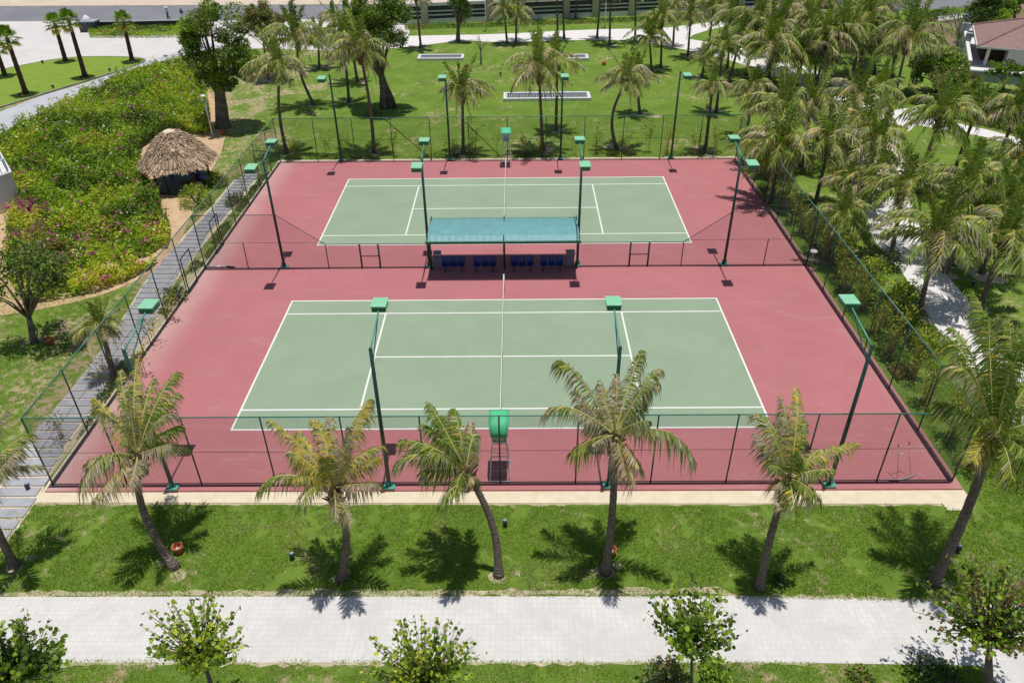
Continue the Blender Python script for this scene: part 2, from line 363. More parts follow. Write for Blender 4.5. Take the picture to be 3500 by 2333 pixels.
# right white path
sheet('right_path',smooth_loop(pix((1985,470),(1998,545),(2062,612),(2092,655),(2130,722),(2180,795),(2235,850),(2330,1000),(2480,1000),(2352,830),(2300,770),(2268,740),(2215,680),(2165,620),(2120,580),(2110,500),(2075,440),(2085,380),(2060,330),(2100,290),(2130,262),(2090,245),(2020,262),(1985,330),(1972,400)),2),.012,MT['pav2'])
sheet('side_path',smooth_loop(pix((2090,285),(2180,300),(2290,320),(2420,365),(2420,345),(2300,305),(2180,280),(2110,262)),1),.016,MT['pav2'])
sheet('far_path',smooth_loop(pix((770,118),(930,110),(1060,93),(1150,98),(1290,93),(1400,92),(1480,96),(1540,108),(1620,124),(1700,145),(1790,180),(1880,212),(1960,255),(2030,270),(2040,240),(1960,200),(1880,165),(1780,130),(1700,110),(1620,96),(1570,88),(1650,62),(1720,55),(1700,45),(1600,55),(1520,66),(1400,67),(1290,71),(1150,79),(930,83),(770,88)),1),.014,MT['pav2'])
sheet('garden_path',pix((2155,50),(2155,38),(2330,14),(2330,22)),.014,MT['pav2'])
# drive and roads
sheet('driveway',pix((-120,210),(-120,48),(600,42),(800,38),(940,60),(940,84),(800,118),(600,112),(470,112),(340,143),(-120,240)),.012,MT['drive'])
sheet('service_road',pix((-200,395),(0,306),(60,278),(200,213),(330,153),(420,128),(520,105),(470,100),(345,139),(200,190),(100,219),(0,257),(-200,330)),.016,MT['road2'])
sheet('asphalt_road',pix((-250,51),(-250,17),(700,12),(2600,-8),(2600,14),(940,40),(600,47)),.020,MT['asph'])
sheet('sand_lot',pix((-300,16),(-300,-30),(2700,-40),(2700,-10),(700,11)),.016,MT['beige'])
sheet('dry_field',smooth_loop(pix((2120,40),(2350,8),(2400,60),(2230,70),(2210,110),(2140,100),(2110,70)),1),.010,MT['brown'])
isl=smooth_loop(pix((-150,290),(0,249),(110,214),(230,178),(310,152),(338,141),(325,134),(240,131),(150,134),(60,150),(0,163),(-150,200)),2)
sheet('island_lawn',isl,.10,MT['isl'],.09)
mb=MB()
for i in range(len(isl)):
    a,b=isl[i],isl[(i+1)%len(isl)]; d=(b-a); 
    if d.length<1e-3: continue
    mid=(a+b)/2; mb.box((mid.x,mid.y,ZG+.06),(d.length,.16,.14),rz=math.atan2(d.y,d.x))
tag(mb.build('kerb',MT['kerbd']),kind='structure')
# stepping slab path on the left
cl=[G(*p) for p in ((-60,1270),(20,1170),(105,1020),(215,885),(300,765),(372,640),(450,545),(520,468),(552,428),(575,402))]
mb=MB(); mb2=MB()
tot=[];
for i in range(len(cl)-1):
    a,b=cl[i],cl[i+1]; n=max(1,int((b-a).length/.2))
    for j in range(n): tot.append(a.lerp(b,j/n))
y=tot[0].y; k=0
while y<tot[-1].y:
    p=min(tot,key=lambda q:abs(q.y-y)); wd=1.7 if y<18 else 1.35
    mb.box((p.x+rnd.uniform(-.06,.06),y+.23,ZG+.035),(wd+rnd.uniform(-.06,.06),.46,.04),rz=rnd.uniform(-.015,.015)); y+=.57
L=[(p.x-.92,p.y) for p in tot[::6]]+[(p.x+.92,p.y) for p in tot[::6]][::-1]
sheet('sand_bedding',L,.008,MT['sandstrip'])
tag(mb.build('slab_path',MT['slab']),kind='structure')
sheet('sandy_verge',smooth_loop([(-18.36,-4.7),(-19.0,-4.2),(-19.25,-2.6),(-18.95,-1),(-19.2,.8),(-19.0,3),(-19.25,5),(-18.9,6.6),(-19.1,9),(-18.8,11.5),(-19.1,14),(-18.8,17),(-18.36,17.5)],2),.004,MT['soil2'])
# planting bed: dark sheet painting the shade between the shrubs, then sandy soil
sheet('bed_gap_shade',smooth_loop(pix((-60,350),(60,300),(200,236),(330,178),(430,158),(465,195),(478,252),(488,300),(450,310),(320,330),(322,390),(350,430),(372,470),(366,520),(300,552),(190,550),(80,490),(60,440),(-60,440)),1),.020,MT['under'])
bedpts=smooth_loop(pix((-60,345),(60,292),(200,228),(330,168),(430,150),(470,190),(480,260),(490,320),(440,330),(330,330),(330,400),(385,455),(395,520),(365,600),(250,655),(130,682),(60,700),(-60,700)),1)
sheet('bed_soil',smooth_loop(pix((-60,345),(60,292),(200,228),(330,168),(430,150),(470,190),(510,260),(520,330),(470,420),(430,520),(390,600),(270,668),(130,705),(-60,735)),1),.014,MT['soil'])

# ------------------------------------------------------------------ FENCES (real woven wire)
FH=3.5
def wires(mb,a,b,h0,h1,pitch=.07,r=.0027,hb=None):
    a=Vector((a[0],a[1],0)); b=Vector((b[0],b[1],0)); L=(b-a).length; d=(b-a)/L; n=Vector((-d.y,d.x,0)); H=h1-h0
    def top(x): return h1 if hb is None else hb(x)
    k=-int(H/pitch)-1
    tri=[(0,1,4,3),(1,2,5,4),(2,0,3,5)]
    for sgn in(1,-1):
        x=-H
        while x<L+H:
            # wire going up with slope 1 (sgn) from (x,h0)
            x0,z0=(x,h0); x1,z1=(x+sgn*H,h1)
            # clip to 0..L
            def at(t): return x0+(x1-x0)*t,z0+(z1-z0)*t
            t0,t1=0.,1.
            dx=x1-x0
            for lo,hi in ((0-x0,L-x0),):
                ta,tb=lo/dx,hi/dx
                if ta>tb: ta,tb=tb,ta
                t0=max(t0,ta); t1=min(t1,tb)
            if hb is not None and t1>t0:
                # step down the upper end until under the top line
                for q in range(60):
                    xx,zz=at(t1)
                    if zz<=top(xx)+1e-3: break
                    t1-=.017
            if t1-t0>.01:
                p,q=at(t0),at(t1); P=a+d*p[0]+Vector((0,0,p[1])); Q=a+d*q[0]+Vector((0,0,q[1]))
                u=(Q-P).normalized(); e1=n*r; e2=u.cross(n)*r
                vs=[P+e1,P-e1*.5+e2*.87,P-e1*.5-e2*.87,Q+e1,Q-e1*.5+e2*.87,Q-e1*.5-e2*.87]
                mb.add(vs,tri)
            x+=pitch
def fence(name,label,a,b,posts,group,extra=None,h=FH,mid=True,gates=()):
    t=thing(name,label,'fence',(0,0,0),0,group)
    A_=Vector((a[0],a[1],0)); B_=Vector((b[0],b[1],0)); d=(B_-A_).normalized(); L=(B_-A_).length
    for p in posts:
        m=MB(); q=A_+d*p; m.tube([q,q+Vector((0,0,h))],.032,8); m.lathe([(0,h+.03),(.036,h+.01),(.036,h-.02)],q,8); m.build('post',MT['postg'],t,True)
    m=MB(); m.tube([A_+Vector((0,0,h)),B_+Vector((0,0,h))],.026,8); m.build('top_rail',MT['rail'],t,True)
    m=MB(); m.tube([A_+Vector((0,0,h/2)),B_+Vector((0,0,h/2))],.010,5); m.build('middle_wire',MT['postg'],t)
    m=MB(); m.tube([A_+Vector((0,0,.07)),B_+Vector((0,0,.07))],.022,6); m.build('bottom_rail',MT['postg'],t)
    m=MB(); wires(m,a,b,.05,h-.02); m.build('wire_mesh',MT['wire'],t)
    return t
FG='green wire fences round the courts'
nb=12; sp=(XR-XL)/nb
fn=fence('wire_fence','green wire mesh fence between the near court and the sand coloured strip',(XL,YN),(XR,YN),[i*sp for i in range(nb+1)],FG)
ff=fence('wire_fence','green wire mesh fence behind the far tennis court',(XL,YF),(XR-.1,YF),[i*sp for i in range(nb+1)],FG)
Ls=YF-YN; 
fr=fence('wire_fence','dark green wire mesh fence along the right of both courts, with bamboo canes behind it',(XR,YN+.05),(XR-.1,YF-.05),[3.02*i for i in range(1,12)],FG)
fl=fence('wire_fence','dark green wire mesh fence with two gates beside the grey slab path',(XL,YN+.05),(XL,YF-.05),[3.02*i for i in range(1,12)],FG)
for gy in (12.6,17.4):                     # the two gates in it
    m=MB(); x=XL+.05
    for yy in (-.65,.65): m.tube([(x,gy+yy,0),(x,gy+yy,2.15)],.035,8)
    m.tube([(x,gy-.65,2.15),(x,gy+.65,2.15)],.035,8); m.tube([(x,gy-.65,.08),(x,gy+.65,.08)],.03,8); m.tube([(x,gy-.65,1.05),(x,gy+.65,1.05)],.025,8)
    gt=m.build('gate',MT['postg'],fl); m=MB(); m.box((x+.05,gy+.58,1.05),(.05,.12,.05)); m.build('handle',MT['alu'],gt)
m=MB(); m.tube([(-9.4,YF,3.4),(-6.0,YF,.1)],.03,8); m.build('brace',MT['postg'],ff)
m=MB(); m.tube([(-3.2,YF+.03,3.1),(-.4,YF+.03,.2)],.03,8); m.build('brace',MT['postg'],ff)
# divider between the courts, high at the outer ends, sloping down to shoulder height
def divider(side):
    s=side; x0=(XL if s<0 else XR); xa=13.15*s; xb=10.55*s; xc=(4.5 if s>0 else -4.56)
    lab='low green fence dividing the courts, '+('left' if s<0 else 'right')+' of the teal roofed shelter'
    t=thing('divider_fence',lab,'fence',(0,0,0),0,FG); y=14.78; hl=1.6
    for x,h in ((x0-s*.02,FH),(x0-s*3.2+s*.0,FH*.0+2.0) if False else (xb,hl),(x0-s*2.6,1.75)):
        m=MB(); m.tube([(x,y,0),(x,y,h)],.03,8); m.build('post',MT['postg'],t,True)
    m=MB(); m.tube([(x0,y,FH),(xa,y,FH),(xb,y,hl),(xc,y,hl)],.022,8); m.build('top_rail',MT['postg'],t,True)
    m=MB(); m.tube([(x0,y,1.72),(xb,y,1.72)],.010,5); m.build('middle_wire',MT['postg'],t)
    m=MB(); m.tube([(x0,y,.05),(xc,y,.05)],.024,6); m.build('bottom_rail',MT['postg'],t)
    for gx in (8.55*s,7.45*s):
        m=MB(); m.tube([(gx,y,0),(gx,y,hl)],.055,8); m.build('gate_post',MT['postg'],t,True)
    m=MB(); m.tube([(8.55*s,y,.8),(7.45*s,y,.8)],.03,8); m.build('cross_bar',MT['postg'],t,True)
    m=MB(); a,b=(x0,xc)
    def hb(l):
        x=abs(x0+(-s)*l)
        if x>=13.15: return FH
        if x<=10.55: return hl
        return hl+(x-10.55)/(13.15-10.55)*(FH-hl)
    wires(m,(a,y),(b,y),.05,FH,hb=hb); m.build('wire_mesh',MT['wire'],t)
divider(-1); divider(1)

# ------------------------------------------------------------------ FLOODLIGHT POLES
PT=6.72
def lamp_head(mb_t,mb_r,c,dirn):
    # shallow floodlight box, tilted slightly outwards
    mb_t.box(c+Vector((0,0,.06)),(.56,.72,.07),rx=dirn*-.05)
    mb_r.box(c+Vector((0,0,-.06)),(.50,.66,.16),rx=dirn*-.05)
def pole(x,y,dirs,label,strut=True):
    t=thing('floodlight_pole',label,'floodlight',(x,y,0),0,'floodlight poles round the tennis courts')
    m=MB(); m.tube([(0,0,.02),(0,0,PT)],[.085,.065],10); m.lathe([(0,PT+.03),(.07,PT+.01),(.07,PT-.03)],(0,0,0),10); m.build('pole',MT['postg'],t,True)
    m=MB(); m.box((0,0,.07),(.46,.34,.06)); m.box((0,0,.22),(.03,.28,.26)); m.box((0,0,.22),(.28,.03,.26)); m.build('base_plate',MT['arm'],t)
    for d in dirs:
        r=2.0 if len(dirs)>1 else 2.45
        m=MB(); m.tube([(0,0,PT-.02),(0,d*(r-.25),7.0)],.032,8); m.tube([(0,0,PT-.75),(0,d*(r*.75),6.9)],.022,8)
        m.build('arm',MT['arm'],t,True)
        c=Vector((0,d*r,7.08)); m=MB(); m.box(c+Vector((0,0,.05)),(.58,.74,.06),rx=-d*.05)
        hd=m.build('lamp_head',MT['head'],t,bevel=.012)
        m=MB(); m.box(c+Vector((0,0,-.08)),(.52,.68,.20),rx=-d*.05); m.build('housing',MT['headd'],hd,bevel=.01)
        m=MB(); m.box(c+Vector((0,0,-.19)),(.44,.60,.02),rx=-d*.05); m.build('lens',MT['glass'],hd)
PX=[-13.1,-4.42,4.35,13.12]
near_l=['green floodlight pole at the near fence behind the leftmost shaggy lawn palm','green floodlight pole at the near fence right of the yellowing palm','green floodlight pole at the near fence, mostly hidden behind the tallest straight palm','rightmost green floodlight pole at the near fence, right of the small ragged palm']
mid_l=['two headed green floodlight pole on the left part of the divider fence','two headed green floodlight pole at the left end of the teal shelter roof','two headed green floodlight pole at the right end of the teal shelter roof','two headed green floodlight pole on the right part of the divider fence']
far_l=['leftmost of the four green floodlight poles along the far fence','green floodlight pole of the far fence left of the far umpire chair','green floodlight pole of the far fence right of the far umpire chair','green floodlight pole at the right of the far fence, near the leaning white frame']
for i,x in enumerate(PX):
    pole(x+(.03 if i<2 else 0),-3.56,(1,),near_l[i])
    pole([-13.25,-4.5,4.36,13.14][i],14.85,(1,-1),mid_l[i])
    pole([-13.2,-4.54,4.24,13.0][i],32.62,(-1,),far_l[i])

# ------------------------------------------------------------------ NETS
def tennis_net(ox,oy,label):
    t=thing('tennis_net',label,'net',(ox,oy,0),0,'tennis nets')
    y0,y1=-.914,W+.914
    for y in (y0,y1):
        m=MB(); m.tube([(0,y,0),(0,y,1.09)],.045,10); m.lathe([(0,1.13),(.05,1.11),(.05,1.07)],(0,y,0),10); m.build('net_post',MT['white'],t,True)
    def hz(y): return .914+.156*((y-W/2)/((y1-y0)/2))**2
    m=MB(); n=250
    for i in range(n):
        y=y0+(y1-y0)*i/(n-1); m.tube([(0,y,.02),(0,y,hz(y)-.03)],.0035,3,cap=False)
    for k in range(19):
        m.tube([(0,y0+(y1-y0)*i/14,.02+(hz(y0+(y1-y0)*i/14)-.05)*k/18) for i in range(15)],.0035,3,cap=False)
    m.build('netting',MT['net'],t)
    m=MB(); pts=[y0+(y1-y0)*i/20 for i in range(21)]
    for a,b in zip(pts[:-1],pts[1:]):
        za,zb=hz(a),hz(b); 
        for sx in (1,):
            v=[(-.016,a,za-.06),(.016,a,za-.06),(.016,a,za),(-.016,a,za),(-.016,b,zb-.06),(.016,b,zb-.06),(.016,b,zb),(-.016,b,zb)]
            m.add(v,[(0,1,5,4),(1,2,6,5),(2,3,7,6),(3,0,4,7)])
    m.build('headband',MT['band'],t)
    m=MB(); m.box((0,W/2,.46),(.05,.055,.93)); m.build('centre_strap',MT['band'],t)
tennis_net(0,0,'dark tennis net with white headband across the near court')
tennis_net(-.073,17.83,'tennis net with pale headband across the far court')

# ------------------------------------------------------------------ SHELTER
t=thing('shelter','open shelter with teal sheet roof and green gutter between the two courts','shelter',(0,14.6,0))
m=MB(); prof=[(1.85,2.43),(1.0,2.60),(.25,2.68),(0,2.685),(-.35,2.66),(-.8,2.58),(-1.22,2.42)]
n=len(prof); nx=44; xl,xr=-4.36,4.30; vs=[];fs=[]
for k in range(nx+1):
    x=xl+(xr-xl)*k/nx; rz=.012 if k%2 else 0
    for (y,z) in prof: vs.append((x,y,z+rz))
for k in range(nx):
    for j in range(n-1): fs.append((k*n+j,k*n+j+1,(k+1)*n+j+1,(k+1)*n+j))
m.add(vs,fs); ro=m.build('roof',MT['roofb'],t); sm=ro.modifiers.new('thickness','SOLIDIFY'); sm.thickness=.03; sm.offset=-1
m=MB(); m.box((-.03,-1.29,2.37),(8.85,.12,.14)); m.build('gutter',MT['gutter'],t,bevel=.02)
m=MB(); m.box((-.03,1.90,2.38),(8.7,.06,.08)); m.build('back_beam',MT['gutter'],t)
for x in (-4.36,0,4.30):
    m=MB(); m.tube([(x,-.05,0),(x,-.05,2.62)],.06,10); m.build('shelter_post',MT['postg'],t,True)
    m=MB(); m.box((x,.3,2.56),(.06,3.0,.06)); m.tube([(x,-.05,1.8),(x,-.9,2.5)],.025,6); m.tube([(x,-.05,1.8),(x,1.0,2.52)],.025,6); m.build('roof_bracket',MT['postg'],t)
def stand(x,label):
    t=thing('metal_stand',label,'metal stand',(x,14.75,0),0,'pale metal stands under the shelter')
    m=MB()
    for sx in(-.2,.2):
        for sy in(-.22,.22): m.tube([(sx,sy,0),(sx,sy,1.05)],.018,6)
    m.build('legs',MT['stand'],t)
    for k,z in enumerate((.35,.7,1.03)):
        q=MB(); q.box((0,0,z),(.44,.48,.03)); q.build('shelf',MT['stand'],t)
stand(-3.98,'pale metal stand at the left end of the blue seats under the shelter'); stand(3.93,'pale metal stand at the right end of the blue seats under the shelter')
def bench():
    t=thing('seat_bench','','bench',(0,0,0),0,'rows of blue bucket seats under the shelter')
    m=MB(); m.box((0,0,.36),(1.36,.06,.06)); 
    for s in (-.5,.5): m.tube([(s,0,0),(s,0,.36)],.025,8); m.box((s,0,.02),(.06,.42,.03))
    m.build('frame',MT['postg'],t)
    for i in range(3):
        x=(i-1)*.47; m=MB()
        prof=[(-.24,.43),(-.20,.405),(0,.395),(.16,.40),(.22,.45),(.26,.62),(.29,.80),(.30,.84)]
        vs=[];fs=[];nn=7
        for j,(y,z) in enumerate(prof):
            for q in range(nn):
                u=(q/(nn-1)-.5)*2; cu=.05*abs(u)**3
                vs.append((x+u*.205,y-(cu if j>4 else 0),z+(cu if j<=4 else 0)))
        for j in range(len(prof)-1):
            for q in range(nn-1): fs.append((j*nn+q,j*nn+q+1,(j+1)*nn+q+1,(j+1)*nn+q))
        m.add(vs,fs); o=m.build('seat',MT['blue'],t,True); s=o.modifiers.new('thickness','SOLIDIFY'); s.thickness=.025
    return t
b0=bench(); bl=['row of three blue bucket seats at the left end of the shelter','row of three blue bucket seats just left of the middle shelter post','row of three blue bucket seats just right of the middle shelter post','row of three blue bucket seats at the right end of the shelter']
for i,x in enumerate((-3.02,-1.16,1.06,2.80)):
    o=b0 if i==0 else copy_tree(b0); o.location=(x,14.35,0); o['label']=bl[i]

# ------------------------------------------------------------------ UMPIRE CHAIRS
def umpire(x,y,rz,label,seatmat,seatname):
    t=thing('umpire_chair',label,'umpire chair',(x,y,0),rz,'umpire chairs beside the nets')
    m=MB()   # local: front is +y
    fr=[(-.36,.62,0),(.36,.62,0)]; 
    for sx in(-1,1):
        m2=MB(); m2.tube([(sx*.40,.62,0),(sx*.27,.12,1.85)],.022,8); m2.build('leg',MT['white'],t,True)
        m2=MB(); m2.tube([(sx*.40,-.55,0),(sx*.27,-.22,1.9),(sx*.27,-.25,2.75)],.022,8); m2.build('leg',MT['white'],t,True)
    for k in range(5):
        z=.35+.32*k; f=z/1.85; yy=.62+(.12-.62)*f; w=.40-.13*f
        m2=MB(); m2.tube([(-w,yy,z),(w,yy,z)],.017,6); m2.build('rung',MT['white'],t,True)
    m2=MB(); m2.box((0,.62,.05),(.86,.05,.05)); m2.box((0,-.55,.05),(.86,.05,.05)); m2.tube([(-.38,-.42,.5),(.38,-.42,.5)],.015,6); m2.tube([(-.33,-.32,1.2),(.33,-.32,1.2)],.015,6)
    for sx in(-1,1): m2.box((sx*.40,.03,.3),(.025,1.12,.025))
    m2.build('base_frame',MT['alu'],t)
    m2=MB(); m2.box((0,-.05,1.86),(.5,.44,.04)); m2.build('seat',seatmat,t,bevel=.015)
    m2=MB(); vs=[];fs=[]
    for j in range(7):
        z=1.92+.5*j/6
        for q in range(7):
            u=(q/6-.5)*2; w=.24*math.sqrt(max(0,1-((j/6-.5)*1.5)**2)); vs.append((u*w,-.27-.02*j/6+.03*u*u,z))
    for j in range(6):
        for q in range(6): fs.append((j*7+q,j*7+q+1,(j+1)*7+q+1,(j+1)*7+q))
    m2.add(vs,fs); o=m2.build('backrest',seatmat,t,True); s=o.modifiers.new('thickness','SOLIDIFY'); s.thickness=.02
    for sx in(-1,1):
        m2=MB(); m2.tube([(sx*.28,-.22,2.15),(sx*.28,.2,2.15),(sx*.28,.15,1.87)],.015,6); m2.build('armrest',MT['alu'],t)
    m2=MB(); vs=[];fs=[]; prof=[(.78,2.66),(.5,2.78),(.15,2.84),(-.15,2.82),(-.36,2.70),(-.46,2.48),(-.48,2.33)]
    for j,(yy,z) in enumerate(prof):
        for q in range(5):
            u=(q/4-.5)*2; w=.40-(.09 if j>3 else 0)*(j-3)/3; vs.append((u*w,yy,z-.03*u*u))
    for j in range(len(prof)-1):
        for q in range(4): fs.append((j*5+q,j*5+q+1,(j+1)*5+q+1,(j+1)*5+q))
    m2.add(vs,fs); o=m2.build('canopy',MT['canopy'],t,True); s=o.modifiers.new('thickness','SOLIDIFY'); s.thickness=.015
    return t
umpire(.02,-2.75,0,'white umpire chair with curved bright green canopy at the near fence, seen from behind',MT['alu'],'seat')
umpire(-.05,31.75,math.pi,'white umpire chair with pale blue seat and green canopy at the far fence',MT['palebl'],'seat')

# ------------------------------------------------------------------ COURT SQUEEGEES
def squeegee(x,y,rz,tilt,label):
    t=thing('court_squeegee',label,'squeegee',(x,y,0),rz,'court squeegees'); t.scale=(.85,.85,.8)
    m=MB(); m.tube([(-.75,.10,.06),(-.4,.0,.07),(0,-.03,.07),(.4,0,.07),(.75,.10,.06)],.028,8); bl=m.build('blade_bar',MT['alu'],t,True)
    m=MB(); L=1.75; dz=math.cos(tilt)*L; dy=math.sin(tilt)*L
    for s in(-1,1): m.tube([(s*.38,0,.08),(s*.30,dy*.8,dz*.8),(s*.30,dy,dz)],.016,6)
    m.tube([(-.30,dy*.8,dz*.8),(.30,dy*.8,dz*.8)],.014,6)
    m.build('handle_frame',MT['alu'],t,True)
    for s in (-1,1):
        m=MB(); m.tube([(s*.30,dy,dz),(s*.30,dy+math.sin(tilt)*.16,dz+math.cos(tilt)*.16)],.022,6); m.build('grip',MT['black'],t)
q=G(2075,1100,0); squeegee(q.x,q.y,.28,.35,'white framed court squeegee inside the near right corner of the fence')
q=G(1630,358,0); squeegee(q.x,q.y-.1,-.25,.2,'white framed court squeegee leaning at the right end of the far fence')
q=G(500,613,0); t=thing('court_squeegee','grey court squeegee lying on the red surface at the left end of the divider fence','squeegee',(q.x+.1,q.y-.05,0),.0,'court squeegees')
m=MB(); m.tube([(-.9,0,.06),(.5,0,.06)],.05,8); m.build('blade_bar',MT['alu'],t,True); m=MB(); m.tube([(.5,0,.06),(1.0,-.1,.05)],.06,6); m.build('grip',MT['black'],t)

# ------------------------------------------------------------------ LEAVES (numpy)
def unit(a): return a/np.maximum(1e-9,np.linalg.norm(a,axis=-1,keepdims=True))
def leaves(C,size,up=.5,k=4,asp=.5,jit=.35,droop=.15,rng=nr):
    C=np.asarray(C,dtype=float); n=len(C)
    nm=unit(rng.normal(size=(n,3))*.7+np.array([0,0,up])); a=unit(np.cross(nm,rng.normal(size=(n,3)))); b=np.cross(nm,a)
    l=(size*(1+rng.uniform(-jit,jit,n)))[:,None]/2
    if k==4:
        V=np.stack([C-a*l,C+b*l*asp*2*.5+0*a,C+a*l-np.array([0,0,1])*l*droop,C-b*l*asp],1)
    else:
        V=np.stack([C-a*l,C-a*l*.45+b*l*asp*.85,C+a*l*.45+b*l*asp*.9,C+a*l-np.array([0,0,1])*l*droop,C+a*l*.45-b*l*asp*.9,C-a*l*.45-b*l*asp*.85],1)
        V[:,[1,2,4,5]]+=nm[:,None,:]*l[:,None,:]*.12
    return V.reshape(-1,3),np.arange(n*k).reshape(n,k)

# ------------------------------------------------------------------ PALMS
def bez(a,b,c,t): return a*(1-t)**2+b*2*t*(1-t)+c*t*t
def frond(mb,a,b,c,n=26,ll=.42,w=.045,pal=(0,1,2,3),pw=(.55,.3,.05,.1),tipdry=.5,droop=.8,wind=Vector((-.10,-.03,0)),rr=.022,rg=rnd,fill=1.0):
    # a heart, b arch control, c tip ; materials: 0 green 1 olive 2 yellow 3 dry 4 midrib
    L=(b-a).length*.5+(c-b).length*.5+(c-a).length*.5
    pts=[bez(a,b,c,i/9) for i in range(10)]
    mb.tube(pts,[rr*(1-.85*i/9) for i in range(10)],4,4,cap=False)
    hz=(c-a); hz.z=0
    if hz.length<.05: hz=Vector((rg.uniform(-1,1),rg.uniform(-1,1),0))
    S0=hz.normalized().cross(Vector((0,0,1)))
    tw=rg.uniform(-.5,.5)
    for i in range(n):
        t=.14+.86*(i+.5)/n; p=bez(a,b,c,t); T=(bez(a,b,c,min(1,t+.03))-bez(a,b,c,t-.03)).normalized()
        S=T.cross(Vector((0,0,1)))
        S=(S.normalized()*min(1,S.length*2)+S0*(1-min(1,S.length*2))).normalized()
        S=Matrix.Rotation(tw*t,3,T)@S; Nn=S.cross(T)
        prof=(math.sin(math.pi*min(1,.12+.80*t)))**.55
        for s in(-1,1):
            if rg.random()>fill: continue
            l=ll*prof*rg.uniform(.72,1.12); fa=.40+.6*t+rg.uniform(-.2,.2)
            d=(S*s*math.cos(fa)+T*math.sin(fa)+Nn*rg.uniform(-.05,.45)).normalized()
            g=Vector((0,0,-1))*droop*rg.uniform(.7,1.3)+wind
            m1=p+d*l*.5+g*l*.18; tp=p+d*l*.88+g*l*.62
            wv=(T*.8+Nn*.2).normalized()*w*.5
            mi=rg.choices(pal,pw)[0]; mt=3 if rg.random()<tipdry*(.4+.6*t) else mi
            mb.add([p-wv*.7,p+wv*.7,m1+wv,m1-wv],[(0,1,2,3)],mi)
            mb.add([m1-wv,m1+wv,tp],[(0,1,2)],mt)
PM=lambda:[MT['pg'],MT['po'],MT['py'],MT['pd'],MT['prach'],MT['fibre']]
def heart_stuff(mb,h,down,s=1.0,rg=rnd):
    # fibrous boots and old stubs below the crown
    for i in range(16):
        az=i*2.4; z=-.55*s*(i/16); r=.13*s
        p=h+Vector((math.cos(az)*r,math.sin(az)*r,z)); q=p+Vector((math.cos(az)*.20*s,math.sin(az)*.20*s,.22*s))
        mb.tube([p-Vector((0,0,.12*s)),p,q],[.05*s,.055*s,.015*s],5,5)
    mb.tube([h-Vector((0,0,.7*s)),h-Vector((0,0,.3*s)),h+Vector((0,0,.15*s))],[.12*s,.18*s,.07*s],8,5)
def rcrown(seed,n=18,L=3.0,nl=34,w=.075,pw=(.5,.35,.05,.10),tipdry=.45,wind=Vector((-.10,-.04,0)),upr=.8,ll=.66,fill=.96):
    rg=random.Random(seed); mb=MB(); h=Vector((0,0,0)); heart_stuff(mb,h,0,1,rg)
    for i in range(n):
        f=(i+.5)/n; az=i*2.39996+rg.uniform(-.35,.35); l=L*rg.uniform(.82,1.1)*(.72+.28*math.sin(math.pi*min(1,f+.25)))
        D=Vector((math.cos(az),math.sin(az),0)); Z=Vector((0,0,1))
        if f<.22:      # young, upright, still green
            e=R_(rg.uniform(62,82)); b=h+D*math.cos(e)*l*.45+Z*math.sin(e)*l*.5; c=h+D*math.cos(e)*l*1.15+Z*math.sin(e)*l*.85+wind*l
            frond(mb,h,b,c,nl,ll*.85,w,pw=(.85,.13,.02,0),tipdry=.08,droop=.5,wind=wind,rg=rg,fill=fill,rr=.028); continue
        e=R_(72-95*(f-.22)/.78*upr+rg.uniform(-8,8))              # the older, the lower it starts; all bend over
        out=.62+.25*math.cos(e); b=h+D*math.cos(e)*l*.50+Z*max(.05,math.sin(e)+.22)*l*.58
        c=h+D*l*out+Z*(math.sin(e)*l*.42-l*rg.uniform(.12,.38))+wind*l*1.1
        q=rg.random(); p2=pw
        if q<.22: p2=(.02,.25,.10,.63)
        elif q<.46: p2=(.12,.70,.10,.08)
        frond(mb,h,b,c,nl,ll*rg.uniform(.85,1.1),w,pw=p2,tipdry=tipdry*rg.uniform(.5,1.3),droop=rg.uniform(.9,1.7),wind=wind,rg=rg,fill=fill,rr=.030)
    for i in range(rg.randint(1,3)):
        az=rg.uniform(0,6.28); D=Vector((math.cos(az),math.sin(az),0)); frond(mb,h,h+D*.55+Vector((0,0,.05)),h+D*.8-Vector((0,0,rg.uniform(1.2,1.9))),18,.4,w,pw=(0,.1,.1,.8),tipdry=.9,droop=1,rg=rg,fill=.7)
    return mb
NV=9; CV=[]
for k in range(NV):
    mb=rcrown(100+k,n=[20,22,18,24,22,18,21,23,17][k],L=[2.9,3.1,2.7,3.0,3.4,2.7,3.1,2.9,2.5][k],upr=[.8,.7,.9,.85,.75,.6,.8,.95,.7][k],
        pw=[(.56,.36,.02,.06),(.48,.42,.02,.08),(.40,.42,.06,.12),(.64,.30,.02,.04),(.50,.42,.02,.06),(.34,.46,.04,.16),(.5,.38,.08,.04),(.66,.28,.02,.04),(.32,.42,.10,.16)][k],tipdry=[.4,.45,.5,.25,.4,.6,.35,.25,.55][k])
    o=mb.build('crown',PM()); CV.append(o.data); bpy.data.objects.remove(o)
def trunk_pts(b,t,bow=(0,0),n=9):
    out=[]
    for i in range(n+1):
        f=i/n; p=b.lerp(t,f); s=math.sin(math.pi*f); out.append(p+Vector((bow[0]*s,bow[1]*s,0)))
    return out
def palm_trunk(root,b,t,bow,r0=.155,r1=.095,mat=None,nn=14):
    m=MB(); pts=trunk_pts(b,t,bow,nn); rad=[]
    for i in range(nn+1):
        f=i/nn; r=r0+(r1-r0)*f; r+=.10*max(0,1-f*7)**1.5; r*=1+.035*((i%2)*2-1); rad.append(r)
    m.tube(pts,rad,10); return m.build('trunk',mat or MT['bark'],root,True)
PGRP='coconut palms in the garden round the courts'
SOILP=[]
